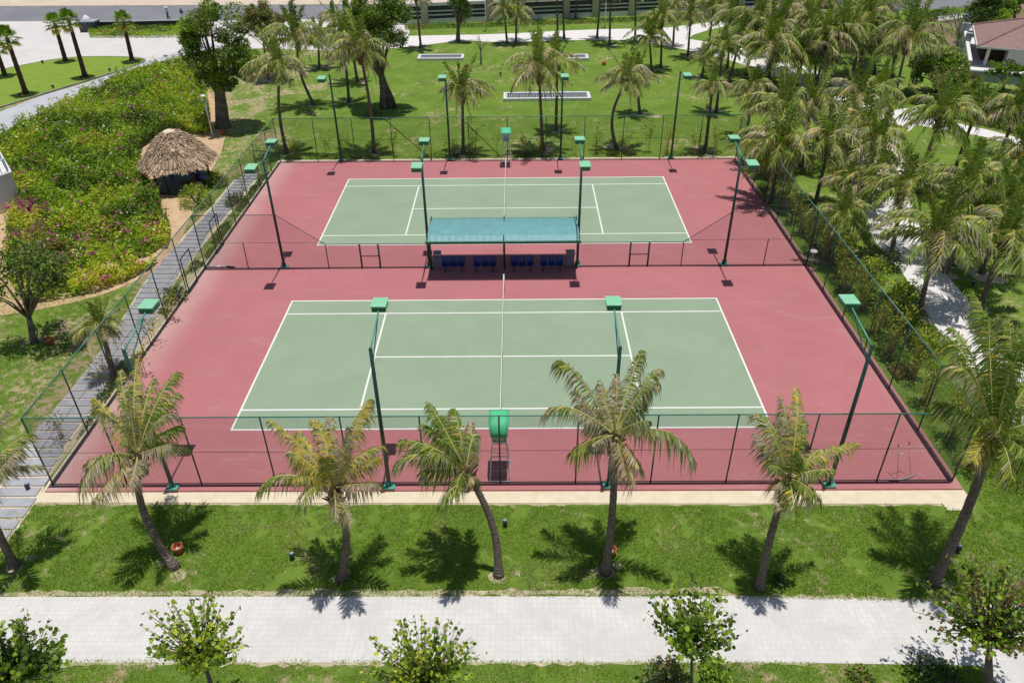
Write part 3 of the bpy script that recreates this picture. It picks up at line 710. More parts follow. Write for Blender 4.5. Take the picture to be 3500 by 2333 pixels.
def palm(label,base=None,heart=None,h=None,var=0,s=1.0,rz=None,bow=(0,0),lean=None,group=PGRP,r=.15):
    if base is None:
        h=h or 5.0; hp=G(heart[0],heart[1],h); le=lean or (rnd.uniform(-.5,.5),rnd.uniform(-.5,.5)); b=Vector((hp.x+le[0],hp.y+le[1],ZG))
    else:
        b=G(*base)
        if h is None: h=HT(base,heart)+ZG
        hp=G(heart[0],heart[1],h)
    SOILP.append((b.x,b.y,rnd.uniform(.5,1.3)))
    if heart[0]>1690: s*=1.26 if (heart[1]>225 and heart[0]<2100) or heart[1]<225 else 1.12
    elif heart[0]<1000: s*=1.18
    t=thing('coconut_palm',label,'palm tree',b,0,group); top=hp-b
    palm_trunk(t,Vector((0,0,-.1)),top,bow,r0=r,r1=r*.62)
    c=bpy.data.objects.new('crown',CV[var%NV]); COL.objects.link(c); c.parent=t; c.location=top; c.scale=(s,s,s); c.rotation_euler=(0,0,rnd.uniform(0,6.28) if rz is None else rz)
    return t
# --- the row of palms on the near lawn: every frond placed to its own length, rise and depth
PXM=64.0
def lawn_palm(label,base,heart,h,fronds,bow,pw,tipdry,nl=56,ll=.60,w=.052,r=.145,wind=Vector((-.12,-.03,0)),droop=1.8,sag=.27):
    b=G(*base); SOILP.append((b.x,b.y,.55)); hp=G(heart[0],heart[1],h); t=thing('coconut_palm',label,'palm tree',b,0,'windblown coconut palms on the near lawn'); top=hp-b
    palm_trunk(t,Vector((0,0,-.1)),top,bow,r0=r,r1=r*.72,nn=22)
    mb=MB(); rg=random.Random(int(base[0])); heart_stuff(mb,top,0,1.25,rg)
    sc_=PXM*27.0/ (hp-CAM).length
    for fi,f in enumerate(fronds):
        if fi%6==5 and fi>10: continue
        dx,dy,Y=f[:3]; dx*=.86; dy*=.90; kind=f[3] if len(f)>3 else 0
        X=dx/sc_; V=-dy/sc_; Y+=(.45*V if V>0 else 1.0*V); Z=(V-Y*math.sin(pitch))/math.cos(pitch); c=top+Vector((X,Y,Z)); ch=(c-top); L=ch.length
        up=sag*L if kind!=2 else .03*L
        b2=top+ch*.5+Vector((0,0,up))+Vector((rg.uniform(-.08,.08),rg.uniform(-.08,.08),0))*L
        if kind==3: b2=top+ch*.5+Vector((X*.25,0,.55*L))            # strongly arched frond
        p={0:pw,1:(.1,.25,.55,.1),2:(.02,.13,.10,.75),3:(.25,.4,.05,.3),4:(.7,.25,.03,.02)}[kind]
        frond(mb,top,b2,c,nl,ll*rg.uniform(.85,1.1),w,pw=p,tipdry=tipdry if kind!=4 else .1,droop=droop*rg.uniform(.8,1.25),wind=wind,rg=rg,rr=.030,fill=.93)
    # spear leaf
    mb.tube([top,top+Vector((-.05,.0,.7)),top+Vector((-.18,0,1.25))],[.05,.03,.008],6,4)
    mb.build('crown',PM(),t); return t
lawn_palm('shaggy leaning coconut palm on the near lawn beside an orange pot',(402,1303),(316,1045),4.15,
 [(-58,-190,.7,0),(-22,-215,.9,1),(-108,-130,.3,1),(18,-170,.8,0),(88,-185,.4,4),(102,-95,-.2,3),(100,-30,-.5,2),(-88,10,-.6,0),(-72,60,-.9,3),(-35,75,-.9,2),(38,55,-1.0,2),(-105,-55,-.3,1),(62,-135,1.0,0),(70,-60,.9,4),(-75,-110,1.2,0),(-45,-160,1.3,3),(0,-140,-.2,2),(30,-110,-.7,2),(-60,-20,1.2,0),(65,-5,1.3,0),(-25,-110,-1.2,0)],
 (-.55,.15),(.42,.26,.12,.20),.5,droop=2.0)
lawn_palm('yellowing coconut palm with curved trunk on the near lawn',(782,1328),(766,1120),4.2,
 [(-165,-162,.4,1),(-170,-5,-.6,3),(85,-212,.7,1),(122,-100,.2,1),(118,-20,-.5,2),(66,62,-.6,2),(30,55,-.8,2),(-25,-165,.9,2),(-62,-160,.8,0),(-100,-95,-.2,1),(-110,-130,1.0,0),(25,-165,1.0,1),(60,-80,-1.0,2),(-50,20,-1.0,3),(95,-60,1.2,0),(-70,-40,-1.1,1),(10,-90,-1.1,1),(-10,-200,1.2,0),(-120,-60,.9,1),(50,-150,-.2,2)],
 (.28,.1),(.04,.16,.62,.18),.42,droop=1.7)
lawn_palm('green wind swept coconut palm leaning left on the near lawn, left of the umpire chair',(1145,1320),(1070,1080),4.4,
 [(-98,-168,.5,4),(-168,-75,.2,0),(-178,-15,-.4,3),(-105,-5,-.6,0),(-52,62,-.8,0),(22,-90,.3,3),(30,-35,-.3,2),(-35,-150,.8,0),(-70,-130,1.0,4),(-120,-110,.9,4),(-140,-45,.8,0),(-70,30,-.9,2),(-20,45,-.9,0),(10,-110,1.0,2),(-95,-60,-.9,0),(-60,-90,-.7,4),(25,20,-.3,2),(-80,-155,.2,3)],
 (.32,.05),(.62,.22,.06,.10),.35,wind=Vector((-.3,-.05,0)))
lawn_palm('tallest straight coconut palm of the near lawn, with long arching brown tipped fronds',(1390,1314),(1412,1000),5.55,
 [(-152,-188,.2,3),(-185,-60,-.2,3),(-118,30,-.6,4),(78,-212,.6,0),(122,-165,.3,3),(128,-130,.9,0),(190,55,-.4,3),(30,105,-.7,2),(10,80,-1.0,2),(-32,-135,.6,2),(15,-150,.9,2),(50,-170,1.0,0),(-70,10,-1.0,2),(70,-45,-.9,0),(95,-80,1.1,4),(-90,-70,1.1,0),(-60,-20,1.2,0),(55,20,1.2,0),(-95,-110,.8,2),(45,60,-.8,2)],
 (.10,0),(.38,.30,.05,.27),.55,r=.15,droop=2.2,ll=.56)
lawn_palm('small coconut palm with short ragged crown on the near lawn',(1745,1350),(1812,1100),4.55,
 [(-12,-195,.5,2),(32,-210,.6,1),(-75,-150,.5,3),(165,-85,.1,1),(-60,-40,-.4,0),(-25,45,-.8,0),(35,25,-.8,0),(-35,-140,.9,0),(65,-130,.9,4),(90,-30,-.4,0),(-50,-100,1.0,2),(40,-90,-.8,0),(-60,10,-.7,2),(60,30,.4,0),(10,-150,1.1,4),(110,-60,.9,0),(-15,-70,-1.0,0),(20,60,-.6,2),(-45,60,-.3,2)],
 (-.1,0),(.52,.26,.10,.12),.4,ll=.55,droop=1.7)
lawn_palm('large leaning coconut palm with big dense crown at the right end of the near lawn',(2145,1338),(2282,1000),6.0,
 [(-85,-210,.6,0),(0,-295,1.2,4),(55,-260,1.0,0),(-115,-150,-.2,3),(-95,40,-.7,1),(85,-120,.2,0),(120,-30,-.3,0),(-35,70,-.9,0),(50,80,-.9,0),(-45,-230,1.2,0),(100,-200,.9,4),(10,90,-.6,2),(-110,-70,.3,0),(120,40,-.7,0),(20,-200,-.6,0),(-30,-160,-1.0,0),(70,-170,1.6,4),(-70,-120,1.6,4),(40,-100,-1.2,0),(-60,-20,-1.3,0),(130,-110,1.0,0),(30,-260,.4,0),(-20,-250,.2,4),(80,10,-1.3,2)],
 (.12,0),(.66,.24,.04,.06),.28,nl=62,ll=.72,r=.18,w=.056)
lawn_palm('partly visible coconut palm at the left edge, trunk leaning out of view',(35,1298),(-42,1105),4.0,
 [(70,-60,.3,2),(62,30,-.5,3),(-60,-160,.6,0),(20,-140,.8,0),(-90,-40,0,0),(-20,60,-.9,2),(50,-110,-.2,0),(-80,50,.3,3),(80,-20,1.0,0),(60,-90,1.0,0)],(-.15,0),(.3,.35,.1,.25),.6)

# --- palms of the far garden: (label, base, heart, kw)
PL=[
('tall coconut palm with thin curved trunk left of the far fence corner',(659,352),(641,165),dict(var=1,s=1.0,bow=(-.3,0))),
('coconut palm with pale curved trunk behind the left end of the far fence',(723,242),(682,95),dict(var=4,s=1.15,bow=(-.5,0))),
('slender coconut palm standing left of the buttress rooted banyan, crown at its foliage',(859,350),(826,118),dict(var=2,s=1.2,bow=(.2,0))),
('small coconut palm by the far fence left of the far umpire chair',(1064,349),(1062,215),dict(var=5,s=1.2)),
('full coconut palm in front of the long grille planter behind the far court',(1247,345),(1238,168),dict(var=6,s=1.3)),
('slim coconut palm close behind the full palm at the long grille planter',(1277,300),(1280,150),dict(var=8,s=1.15)),
('crooked coconut palm with kinked trunk behind the right half of the far fence',(1417,342),(1440,185),dict(var=2,s=1.15,bow=(-.75,0))),
('short coconut palm on the lawn just behind the kinked palm',(1470,262),(1462,180),dict(var=8,s=1.05)),
('coconut palm leaning right beside the rightmost far floodlight pole',(1620,345),(1636,205),dict(var=5,s=.85)),
('tall coconut palm of a close pair beyond the far fence right end',(1645,258),(1660,118),dict(var=3,s=1.0)),
('shorter coconut palm of a close pair beyond the far fence right end',(1612,178),(1618,140),dict(var=0,s=.8)),
('small coconut palm on the lawn between two crowns left of the banyan',(733,157),(731,92),dict(var=7,s=.9)),
('thin palm with its crown out of frame, right of the banyan foliage',(967,111),(955,-8),dict(var=0,s=1.0)),
('palm with feathery crown over the white path behind the grille planters',(1185,98),(1186,40),dict(var=4,s=1.2)),
('pale yellow coconut palm at the white path, its crown by the perimeter wall',(1165,101),(1158,25),dict(var=6,s=.85)),
('left one of two bare tall palm trunks at the white path',(1281,92),(1279,-20),dict(var=1,s=1.0)),
('right one of two bare tall palm trunks at the white path',(1296,91),(1292,-22),dict(var=2,s=1.0)),
('tall palm at the white path between the two bare trunks and the leafy palm',(1371,89),(1380,-18),dict(var=3,s=1.0)),
('tall dark palm behind the right grille planter',(1400,104),(1403,-14),dict(var=4,s=1.0)),
('tall palm at the edge of the white path fork',(1459,96),(1460,-12),dict(var=5,s=1.0)),
('tall palm in front of the perimeter wall, left middle',(1235,43),(1234,-25),dict(var=6,s=1.0)),
('tall palm in front of the perimeter wall, right middle',(1322,43),(1325,-25),dict(var=7,s=1.0)),
('bushy coconut palm left of the white path fork',(1497,165),(1492,88),dict(var=7,s=1.15)),
('coconut palm standing at the lawn edge below the path fork',(1518,157),(1521,50),dict(var=1,s=1.0)),
('coconut palm inside the bend of the forked white path',(1546,107),(1551,15),dict(var=0,s=1.0)),
('coconut palm on the path edge with brown drooping fronds, left of the grove',(1580,130),(1586,45),dict(var=5,s=1.1)),
('twin trunk coconut palm at the grove edge, nearer trunk',(1755,212),(1770,112),dict(var=3,s=1.15)),
('slim coconut palm just behind the twin trunk palm at the grove edge',(1766,190),(1776,80),dict(var=4,s=1.1)),
('upright thick crowned coconut palm in the middle of the grove edge',(1831,203),(1834,128),dict(var=3,s=1.25)),
('coconut palm behind the upright thick crowned one',(1873,190),(1873,120),dict(var=1,s=1.15)),
('coconut palm beside the winding path, its fronds over the pavement',(1914,190),(1912,112),dict(var=0,s=1.15)),
('coconut palm on the green lawn strip beyond the winding path, left one',(1977,168),(1976,112),dict(var=4,s=1.0)),
('coconut palm on the green lawn strip beyond the winding path, middle one',(2010,168),(2012,105),dict(var=6,s=1.0)),
('coconut palm on the green lawn strip beyond the winding path, right one',(2048,179),(2058,108),dict(var=7,s=.9)),
('tall leaning coconut palm by the narrow side path, left of the leafy trees',(2055,221),(2084,98),dict(var=4,s=1.25)),
('broad coconut palm just outside the fence at the far right court corner',None,(1800,262),dict(h=4.2,var=1,s=1.1)),
('low dark coconut palm touching the right fence near the far corner',(1771,466),(1790,345),dict(var=3,s=1.1)),
('coconut palm in the grove above the bend of the white path',None,(1966,235),dict(h=4.5,var=0,s=1.1)),
('coconut palm with grey fronds left of the white bollard lamps',None,(1985,290),dict(h=4.0,var=2,s=1.0)),
('yellow green coconut palm right of the white bollard lamps',None,(2158,275),dict(h=5.0,var=7,s=1.2)),
('tall coconut palm with dark leaning trunk near the right edge by the side path',(2266,437),(2332,262),dict(var=1,s=1.1)),
('small coconut palm at the edge of the white path, dark stem visible',(1973,527),(1990,425),dict(var=8,s=1.0)),
('upright coconut palm covering the middle of the white path',(2047,590),(2072,445),dict(var=3,s=.92)),
('green feathery coconut palm right of the white path, middle of the grove',None,(2222,430),dict(h=4.6,var=7,s=1.15)),
('coconut palm with yellow hearts at the right edge of the grove',None,(2318,470),dict(h=4.2,var=6,s=1.0)),
('large coconut palm leaning over the white path, trunk on the pavement',(2112,722),(2146,560),dict(var=4,s=1.1,rz=.4)),
('large coconut palm on the right lawn with slender leaning trunk',(2249,712),(2302,560),dict(var=1,s=1.15)),
('small wild coconut palm between the bamboo and the white path',None,(1948,432),dict(h=2.6,var=5,s=.75)),
('coconut palm at the top of the grove, left of the garden path',None,(1985,60),dict(h=5.0,var=3,s=1.1)),
('coconut palm near the top frame, first right of the path fork',None,(1680,45),dict(h=5.0,var=4,s=1.1)),
('coconut palm in the upper grove with drooping olive crown',None,(1740,52),dict(h=5.2,var=1,s=1.15)),
('coconut palm in the upper grove beside the drooping olive one',None,(1800,42),dict(h=5.2,var=0,s=1.15)),
('coconut palm in the upper grove with curled grey crown',None,(1862,55),dict(h=5.2,var=5,s=1.1)),
('coconut palm in the upper grove above the thick crowned one',None,(1900,92),dict(h=4.6,var=3,s=1.1)),
('coconut palm in the upper grove at the end of the lawn strip',None,(1940,85),dict(h=4.8,var=7,s=1.1)),
('coconut palm in the upper grove, topmost yellowish crown',None,(1895,15),dict(h=5.5,var=6,s=1.1)),
('coconut palm at the top frame over the perimeter wall end',None,(1830,10),dict(h=5.5,var=4,s=1.1)),
('coconut palm at the top frame above the path fork',None,(1640,12),dict(h=5.0,var=0,s=1.1)),
('coconut palm in the upper grove near the hedge corner',None,(2010,20),dict(h=5.5,var=1,s=1.1)),
('coconut palm with brown tips between the grove and the far fence corner',None,(1730,210),dict(h=3.6,var=5,s=.85)),
('short green coconut palm at the foot of the leafy trees',None,(2020,210),dict(h=3.4,var=7,s=.9)),
('ragged coconut palm on the grass between fence and white path',None,(1905,330),dict(h=4.2,var=2,s=1.0)),
('coconut palm behind the drooping crowns left of the winding path',None,(1700,92),dict(h=4.2,var=8,s=1.0)),
('coconut palm at the right frame edge below the villa',None,(2340,372),dict(h=4.0,var=0,s=1.05)),
('coconut palm overlapping the dense grove behind the far right fence',None,(1862,245),dict(h=4.5,var=5,s=1.05)),
('low coconut palm with bent crown beside the bamboo, right of the divider fence end',None,(1935,500),dict(h=2.8,var=7,s=.72)),
('coconut palm leaning over the upper white path left of the bollards',None,(2010,345),dict(h=4.0,var=3,s=.95)),
('coconut palm on the right lawn above the slender leaning one',None,(2245,500),dict(h=3.6,var=5,s=1.0)),
('feathery coconut palm under the villa retaining wall',None,(2240,262),dict(h=4.6,var=5,s=1.05)),
('coconut palm behind the brownish tree left of the banyan',None,(600,60),dict(h=5.2,var=2,s=1.0)),
('narrow coconut palm on the paved yard left of the banyan',None,(765,45),dict(h=4.0,var=5,s=.85)),
('coconut palm beside the banyan crown over the white path',None,(800,60),dict(h=5.5,var=0,s=1.0)),
('coconut palm left of the banyan, its crown in front of the paved yard',None,(790,95),dict(h=5.6,var=7,s=.95)),
('small shaggy palm at the left fence in front of the slab path',(262,862),(232,752),dict(var=8,s=.62)),
]
for lab,b,h,kw in PL: palm(lab,b,h,**kw)

# --- fan palms on the island
def fan_palm(label,base,heart,seed):
    rg=random.Random(seed); b=G(base[0],base[1],0); h=HT(base,heart); hp=G(heart[0],heart[1],h); t=thing('fan_palm',label,'palm tree',b,0,'fan palms on the round lawn'); top=hp-b
    palm_trunk(t,Vector((0,0,-.1)),top,(0,0),r0=.26,r1=.19,mat=MT['barkf'])
    m=MB()
    for i in range(24):
        f=i/24; az=i*2.4+rg.uniform(-.2,.2); el=R_(80-125*f)
        D=Vector((math.cos(az)*math.cos(el),math.sin(az)*math.cos(el),math.sin(el))); l=rg.uniform(.6,.9)
        p=top+D*l+Vector((0,0,-.12*f)); m.tube([top,top+D*l*.5+Vector((0,0,.08)),p],[.03,.02,.015],4,2)
        S=D.cross(Vector((0,0,1))).normalized() if abs(D.z)<.98 else Vector((1,0,0)); U=S.cross(D)
        mi=0 if f<.8 else 1
        for k in range(15):
            a=(k/14-.5)*R_(230); d=(D*math.cos(a)+S*math.sin(a)+U*.15).normalized(); ll=rg.uniform(.55,.75); wv=(D*-math.sin(a)+S*math.cos(a))*.055
            q=p+d*ll*.6; e=p+d*ll-Vector((0,0,.16))
            m.add([p-wv*.2,p+wv*.2,q+wv,q-wv],[(0,1,2,3)],mi); m.add([q-wv,q+wv,e],[(0,1,2)],mi)
    m.build('crown',[MT['fan'],MT['py'],MT['prach']],t)
fan_palm('fan palm with twisted leaning trunk at the front left of the round lawn',(60,216),(16,88),1)
fan_palm('fan palm at the left picture edge, crown cut off by the frame',(12,175),(-9,112),2)
fan_palm('fan palm behind the back edge of the round lawn, left of centre',(151,141),(126,55),3)
fan_palm('fan palm in the middle of the round lawn, tallest trunk',(196,177),(158,48),4)
fan_palm('fan palm at the right tip of the round lawn',(304,141),(283,50),5)

# ------------------------------------------------------------------ BROADLEAF TREES
def clump_tree(name,label,cat,base,center,rad,ncl,nleaf,leaf,mats,w,seed,trunk=.3,tm='bark2',h=None,group=None,spread=1,rc=.75,loc=None,ctr=None,flat=.8,low=.2,k=4):
    rg=np.random.default_rng(seed); rr=random.Random(seed)
    b=loc or G(*base)
    if ctr is None:
        hh=h or HT(base,center); c=G(center[0],center[1],hh)-b
    else: c=Vector(ctr)
    t=thing(name,label,cat,b,0,group); m=MB(); fork=Vector((c.x*.35,c.y*.35,max(.3,c.z*.45)))
    m.tube([(0,0,-.1),(0,0,.25),tuple(fork*.6),tuple(fork)],[trunk*1.35,trunk*1.02,trunk*.85,trunk*.7],10)
    cc=[]
    for i in range(ncl):
        d=unit(rg.normal(size=3)); rr_=rg.uniform(.45,1)**.6; 
        if d[2]<-low*2: d[2]*=-.5
        p=np.array(c)+d*np.array(rad)*rr_; 
        cc.append(p)
    for i,p in enumerate(cc):
        if i%max(1,ncl//16)==0:
            q=Vector(p); m.tube([tuple(fork*.85),tuple(fork.lerp(q,.45)+Vector((0,0,.12*q.z*.3))),tuple(q)],[trunk*.42,trunk*.22,.02],6)
    m.build('trunk',MT[tm],t,True)
    C=[];MI=[]
    for i,p in enumerate(cc):
        r=rc*rg.uniform(.6,1.25); n=int(nleaf*rg.uniform(.7,1.3)); d=rg.normal(size=(n,3)); d=unit(d)*(rg.uniform(.25,1,size=(n,1))**.5)*r; d[:,2]*=flat
        C.append(p+d); bias=rg.dirichlet(np.array(w)*4+.05); MI.append(rg.choice(len(mats),size=n,p=bias))
    V,F=leaves(np.concatenate(C),leaf,.6,k,.55,rng=rg); npmesh('crown',V,F,[MT[x] for x in mats],np.concatenate(MI),t)
    return t
G3=['l1','l2','l3','lgrey']
clump_tree('leafy_tree','large leafy tree with thick trunk behind the thatched hut','tree',(513,292),(500,105),(3.0,2.4,3.9),74,360,.20,G3,(.42,.2,.22,.16),21,.62,rc=.8,low=.6)
for q,(dx,dy) in enumerate(((.35,.2),(-.32,.1))): pass
bt=clump_tree('banyan_tree','banyan tree with dark buttress of hanging roots behind the far fence','tree',(885,248),(862,72),(3.0,2.4,3.9),84,330,.20,G3,(.32,.16,.27,.25),22,.35,rc=.8)
m=MB(); rq=random.Random(3)
for i in range(34):
    f=i/33; x=-.45+1.55*f; y=rq.uniform(-.35,.2); m.tube([(x,y,-.1),(x*.75,y*.7,1.0),(x*.30,y*.3,2.4),(x*.12,0,3.4)],[.10,.08,.06,.04],5)
m.build('aerial_roots',MT['bark2'],bt,True)
clump_tree('leafy_tree','small dark leafy tree at the left edge below the flower bed','tree',(80,787),(52,632),(2.5,1.7,2.0),42,85,.19,['l3','l1','lgrey'],(.45,.35,.2),23,.17,rc=.6)
clump_tree('leafy_tree','brownish leafy tree between the leafy tree and the far palms','tree',(640,180),(608,60),(2.3,1.9,2.3),44,170,.19,['l4','lgrey','l1'],(.4,.35,.25),24,.14,rc=.6)
clump_tree('leafy_tree','dark double stemmed tree wrapped in climbers on the white path edge','tree',(1052,95),(1054,20),(1.3,1.2,2.3),26,140,.2,['l3','l1'],(.7,.3),25,.28,rc=.7)
clump_tree('leafy_tree','grey green broad tree in front of the villa terrace','tree',(2152,215),(2155,165),(2.7,2.2,2.0),46,230,.26,['lgrey','l1','l2'],(.4,.4,.2),26,.22,rc=.75)
clump_tree('leafy_tree','reddish leafy tree beside the grey green one below the villa','tree',(2190,245),(2192,200),(2.2,1.8,1.5),34,170,.24,['l4','lgrey','l1'],(.3,.3,.4),27,.16,rc=.65)
clump_tree('conical_tree','dark narrow conical tree left of the villa roof','tree',(2242,98),(2257,38),(1.6,1.6,3.0),50,200,.22,['l3','l1'],(.8,.2),28,.2,rc=.8)
clump_tree('leafy_tree','small layered tree in front of the blue grey villa wall','tree',(2303,208),(2310,160),(1.6,1.3,.9),16,150,.22,['l1','l3'],(.6,.4),29,.12,rc=.6,flat=.4)
clump_tree('leafy_tree','dense green tree at the top right corner behind the villa','tree',(2330,50),(2325,8),(3.5,2,1.8),36,180,.26,['l1','l2','l3'],(.4,.2,.4),30,.2,rc=.8)
clump_tree('leafy_tree','bright bush like tree behind the villa roof','tree',(2282,70),(2288,45),(1.8,1.4,1.2),20,140,.22,['l2','l1'],(.5,.5),31,.1,rc=.6)
def bare_tree(label,base,tips,r=.12,mat='barkw',group=None):
    b=G(*base); t=thing('bare_tree',label,'tree',b,0,group); m=MB(); f=Vector((0,0,1.5)); rq=random.Random(int(base[0]))
    m.tube([(0,0,-.1),(0,0,.8),tuple(f)],[r*1.3,r,r*.9],8)
    m.build('trunk',MT[mat],t,True)
    for (u,v,h) in tips:
        e=G(u,v,h)-b; q=MB(); mid=f.lerp(e,.5)+Vector((0,0,.25)); q.tube([tuple(f*.95),tuple(mid),tuple(e)],[r*.7,r*.4,.015],6)
        for k in range(5):
            s=f.lerp(e,.45+.1*k); d=Vector((rq.uniform(-1,1),rq.uniform(-.6,.6),rq.uniform(.3,1)))*.8; q.tube([tuple(s),tuple(s+d)],[.03,.008],4)
        q.build('branch',MT[mat],t,True)
bare_tree('bare forked tree on the dry field left of the villa',(2194,118),[(2155,30,4.6),(2180,15,5.0),(2199,22,5.2),(2236,30,4.8),(2222,60,3.6)],.14)
bare_tree('small pale trunked tree with few leaves behind the left grille planter',(1105,148),[(1090,92,2.8),(1100,80,3.0),(1120,98,2.6)],.10)

# near shoots-and-round-leaves trees
def shoot_tree(label,base,center,rad,ns,leaf,mats,w,seed,trunk=.07,dens=13,down=.35,ht=None,stems=1,k=6):
    leaf*=.80; ns=int(ns*1.25); dens+=3
    rg=np.random.default_rng(seed); rr=random.Random(seed); b=G(*base); hh=ht or HT(base,center); c=G(center[0],center[1],hh)-b
    t=thing('young_tree',label,'tree',b,0,'young round leaved trees along the near path'); m=MB(); fork=c*.62
    for s in range(stems):
        o=Vector((rr.uniform(-.2,.2),rr.uniform(-.1,.1),0)) if stems>1 else Vector((0,0,0))
        m.tube([tuple(o+Vector((0,0,-.1))),tuple(o*.8+fork*.5),tuple(fork)],[trunk,trunk*.85,trunk*.6],8)
    C=[];MI=[]
    for i in range(ns):
        d=unit(rg.normal(size=3)); 
        if d[2]<-down: d[2]=-down*rg.random()
        e=c+Vector((d[0]*rad[0],d[1]*rad[1],d[2]*rad[2]))*rr.uniform(.75,1.05)
        st=fork.lerp(c,rr.uniform(0,.6)); mid=st.lerp(e,.5)-Vector((0,0,rr.uniform(-.05,.15)))
        m.tube([tuple(st),tuple(mid),tuple(e)],[trunk*.30,trunk*.18,.006],5)
        n=rr.randint(dens-4,dens+5); mi=rg.choice(len(mats),p=np.array(w)/sum(w))
        for j in range(n):
            f=.28+.72*(j+.5)/n; p=bez(st,mid,e,f); o=rg.normal(size=3)*leaf*.55; C.append(np.array(p)+o); MI.append(mi if rg.random()<.7 else rg.integers(len(mats)))
    m.build('trunk',MT['bark2'],t,True)
    V,F=leaves(np.array(C),leaf,.45,k,.85,rng=rg); npmesh('crown',V,F,[MT[x] for x in mats],MI,t); return t
shoot_tree('dark green round leaved tree in the bottom left corner',(30,1690),(45,1505),(1.55,1.2,1.35),95,.17,['l1','l3','l2'],(.5,.35,.15),41,dens=15)
shoot_tree('bright green young tree overhanging the paved path near its left end',(505,1640),(452,1462),(1.55,1.2,1.35),62,.155,['l2','l1','ly'],(.55,.35,.1),42,trunk=.085,dens=14)
shoot_tree('yellow green bushy crown at the bottom edge left of centre',(975,1700),(968,1520),(1.55,1.3,1.2),80,.15,['l2','ly','l1'],(.5,.15,.35),43,dens=12)
shoot_tree('round leaved young tree with slim stem overhanging the paved path right of centre',(1588,1600),(1590,1425),(1.35,1.15,1.35),60,.17,['l1','l2','l3'],(.45,.35,.2),44,trunk=.055,dens=13,down=.75)
shoot_tree('multi stemmed tree with small reddish green leaves in the bottom right corner',(2280,1600),(2268,1400),(2.1,1.5,2.1),84,.165,['l1','l2','l4'],(.5,.38,.12),45,trunk=.11,dens=15,stems=4)
def shrub(label,u,v,r,h,n,mats,w,seed,name='shrub',leaf=.13,group=None):
    rg=np.random.default_rng(seed); rr=random.Random(seed); b=G(u,v); t=thing(name,label,'shrub',b,0,group); m=MB(); C=[];MI=[]
    for i in range(max(4,n//30)):
        a=rr.uniform(0,6.28); m.tube([(0,0,-.05),(math.cos(a)*r*.35,math.sin(a)*r*.35,h*.5),(math.cos(a)*r*.7,math.sin(a)*r*.7,h*.85)],[.025,.018,.006],5)
    m.build('stems',MT['bark2'],t)
    d=unit(rg.normal(size=(n,3))); d[:,2]=abs(d[:,2]); C=d*np.array([r,r,h])*(rg.uniform(.35,1,size=(n,1))**.5); C+=rg.normal(size=(n,3))*.06
    V,F=leaves(C,leaf,.5,4,.6,rng=rg); npmesh('foliage',V,F,[MT[x] for x in mats],rg.choice(len(mats),size=n,p=np.array(w)/sum(w)),t); return t
shrub('brown twiggy shrub at the foot of the slim young tree on the path edge',1530,1560,.75,.7,420,['l4','lgrey','l3'],(.3,.4,.3),51)
shrub('green shrub right of the slim young tree at the bottom edge',1640,1540,.5,.5,330,['l1','l2'],(.6,.4),52)
shrub('sparse green shrub at the bottom edge left of the shaded corner bush',1975,1562,.45,.4,220,['l1','l4'],(.7,.3),53)
shrub('low dark shrub beside the base of the small ragged lawn palm',1790,1340,.32,.3,150,['l3','l1'],(.6,.4),54)
shrub('dark rounded bush in the shade of the bottom right tree',2150,1566,.9,.4,600,['l3','l1'],(.7,.3),55)
shrub('dark bush on the white path edge below the grove palms',2040,615,.9,1.3,700,['l3','lgrey'],(.7,.3),57)
shrub('yellow green bush beside the bamboo and the white path',2000,640,1.1,1.5,800,['l2','l1','ly'],(.4,.4,.2),58)
shrub('light green shrub under the right lawn palm',2270,760,1.0,.8,600,['l2','l1'],(.5,.5),59)
shrub('green shrub at the right edge under the big leaning palm',2340,800,1.3,1.2,800,['l1','l2'],(.6,.4),60)
shrub('dense green shrub beside the right end palm trunk',2330,1080,1.6,1.2,1100,['l1','l3','l2'],(.5,.3,.2),61)
shrub('leafy bush between the fence bamboo and the low bent coconut palm',1925,560,1.1,1.4,800,['l1','l2','lgrey'],(.5,.3,.2),70,leaf=.17)
shrub('olive bush on the outer side of the bamboo near the path middle',2060,735,1.1,1.4,900,['l1','l4','l2'],(.45,.25,.3),71,leaf=.16)
shrub('yellow green bush at the path edge under the large leaning palm',2075,690,1.0,1.3,800,['l2','ly','l1'],(.4,.2,.4),72,leaf=.16)
shrub('brownish green bush below the path, above the right lawn palm shadow',2120,800,1.1,1.2,800,['l4','l1','l2'],(.3,.4,.3),73,leaf=.15)
shrub('small dark bush in the grove left of the upper white path',1945,400,1.0,1.2,600,['l3','l1'],(.5,.5),74,leaf=.17)
shrub('round clipped bush on the dry field edge',2145,98,1.3,1.5,500,['l3','l1'],(.5,.5),62,leaf=.2)
shrub('yellow green shrub behind the thatched hut step',455,470,1.3,1.6,1000,['l2','ly','l1'],(.5,.2,.3),63,leaf=.15)
shrub('olive shrub at the left fence right of the hut',500,425,.9,1.1,600,['l2','l1','l4'],(.5,.3,.2),64,leaf=.15)
shrub('dark shrub inside the left fence between gate and far corner',545,470,.9,.9,600,['l3','l1'],(.6,.4),65,leaf=.14)
shrub('dark shrub by the left fence next to the first gate',405,690,.8,.9,500,['l3','l1'],(.5,.5),66,leaf=.13)
shrub('low shrub with flowers at the left end of the flower bed',55,560,1.2,1.0,700,['l1','l3','mag'],(.5,.3,.2),67,leaf=.15)
shrub('grey green shrub on the lawn in front of the banyan',860,262,.9,.5,300,['l1','lgrey'],(.5,.5),68,leaf=.15)

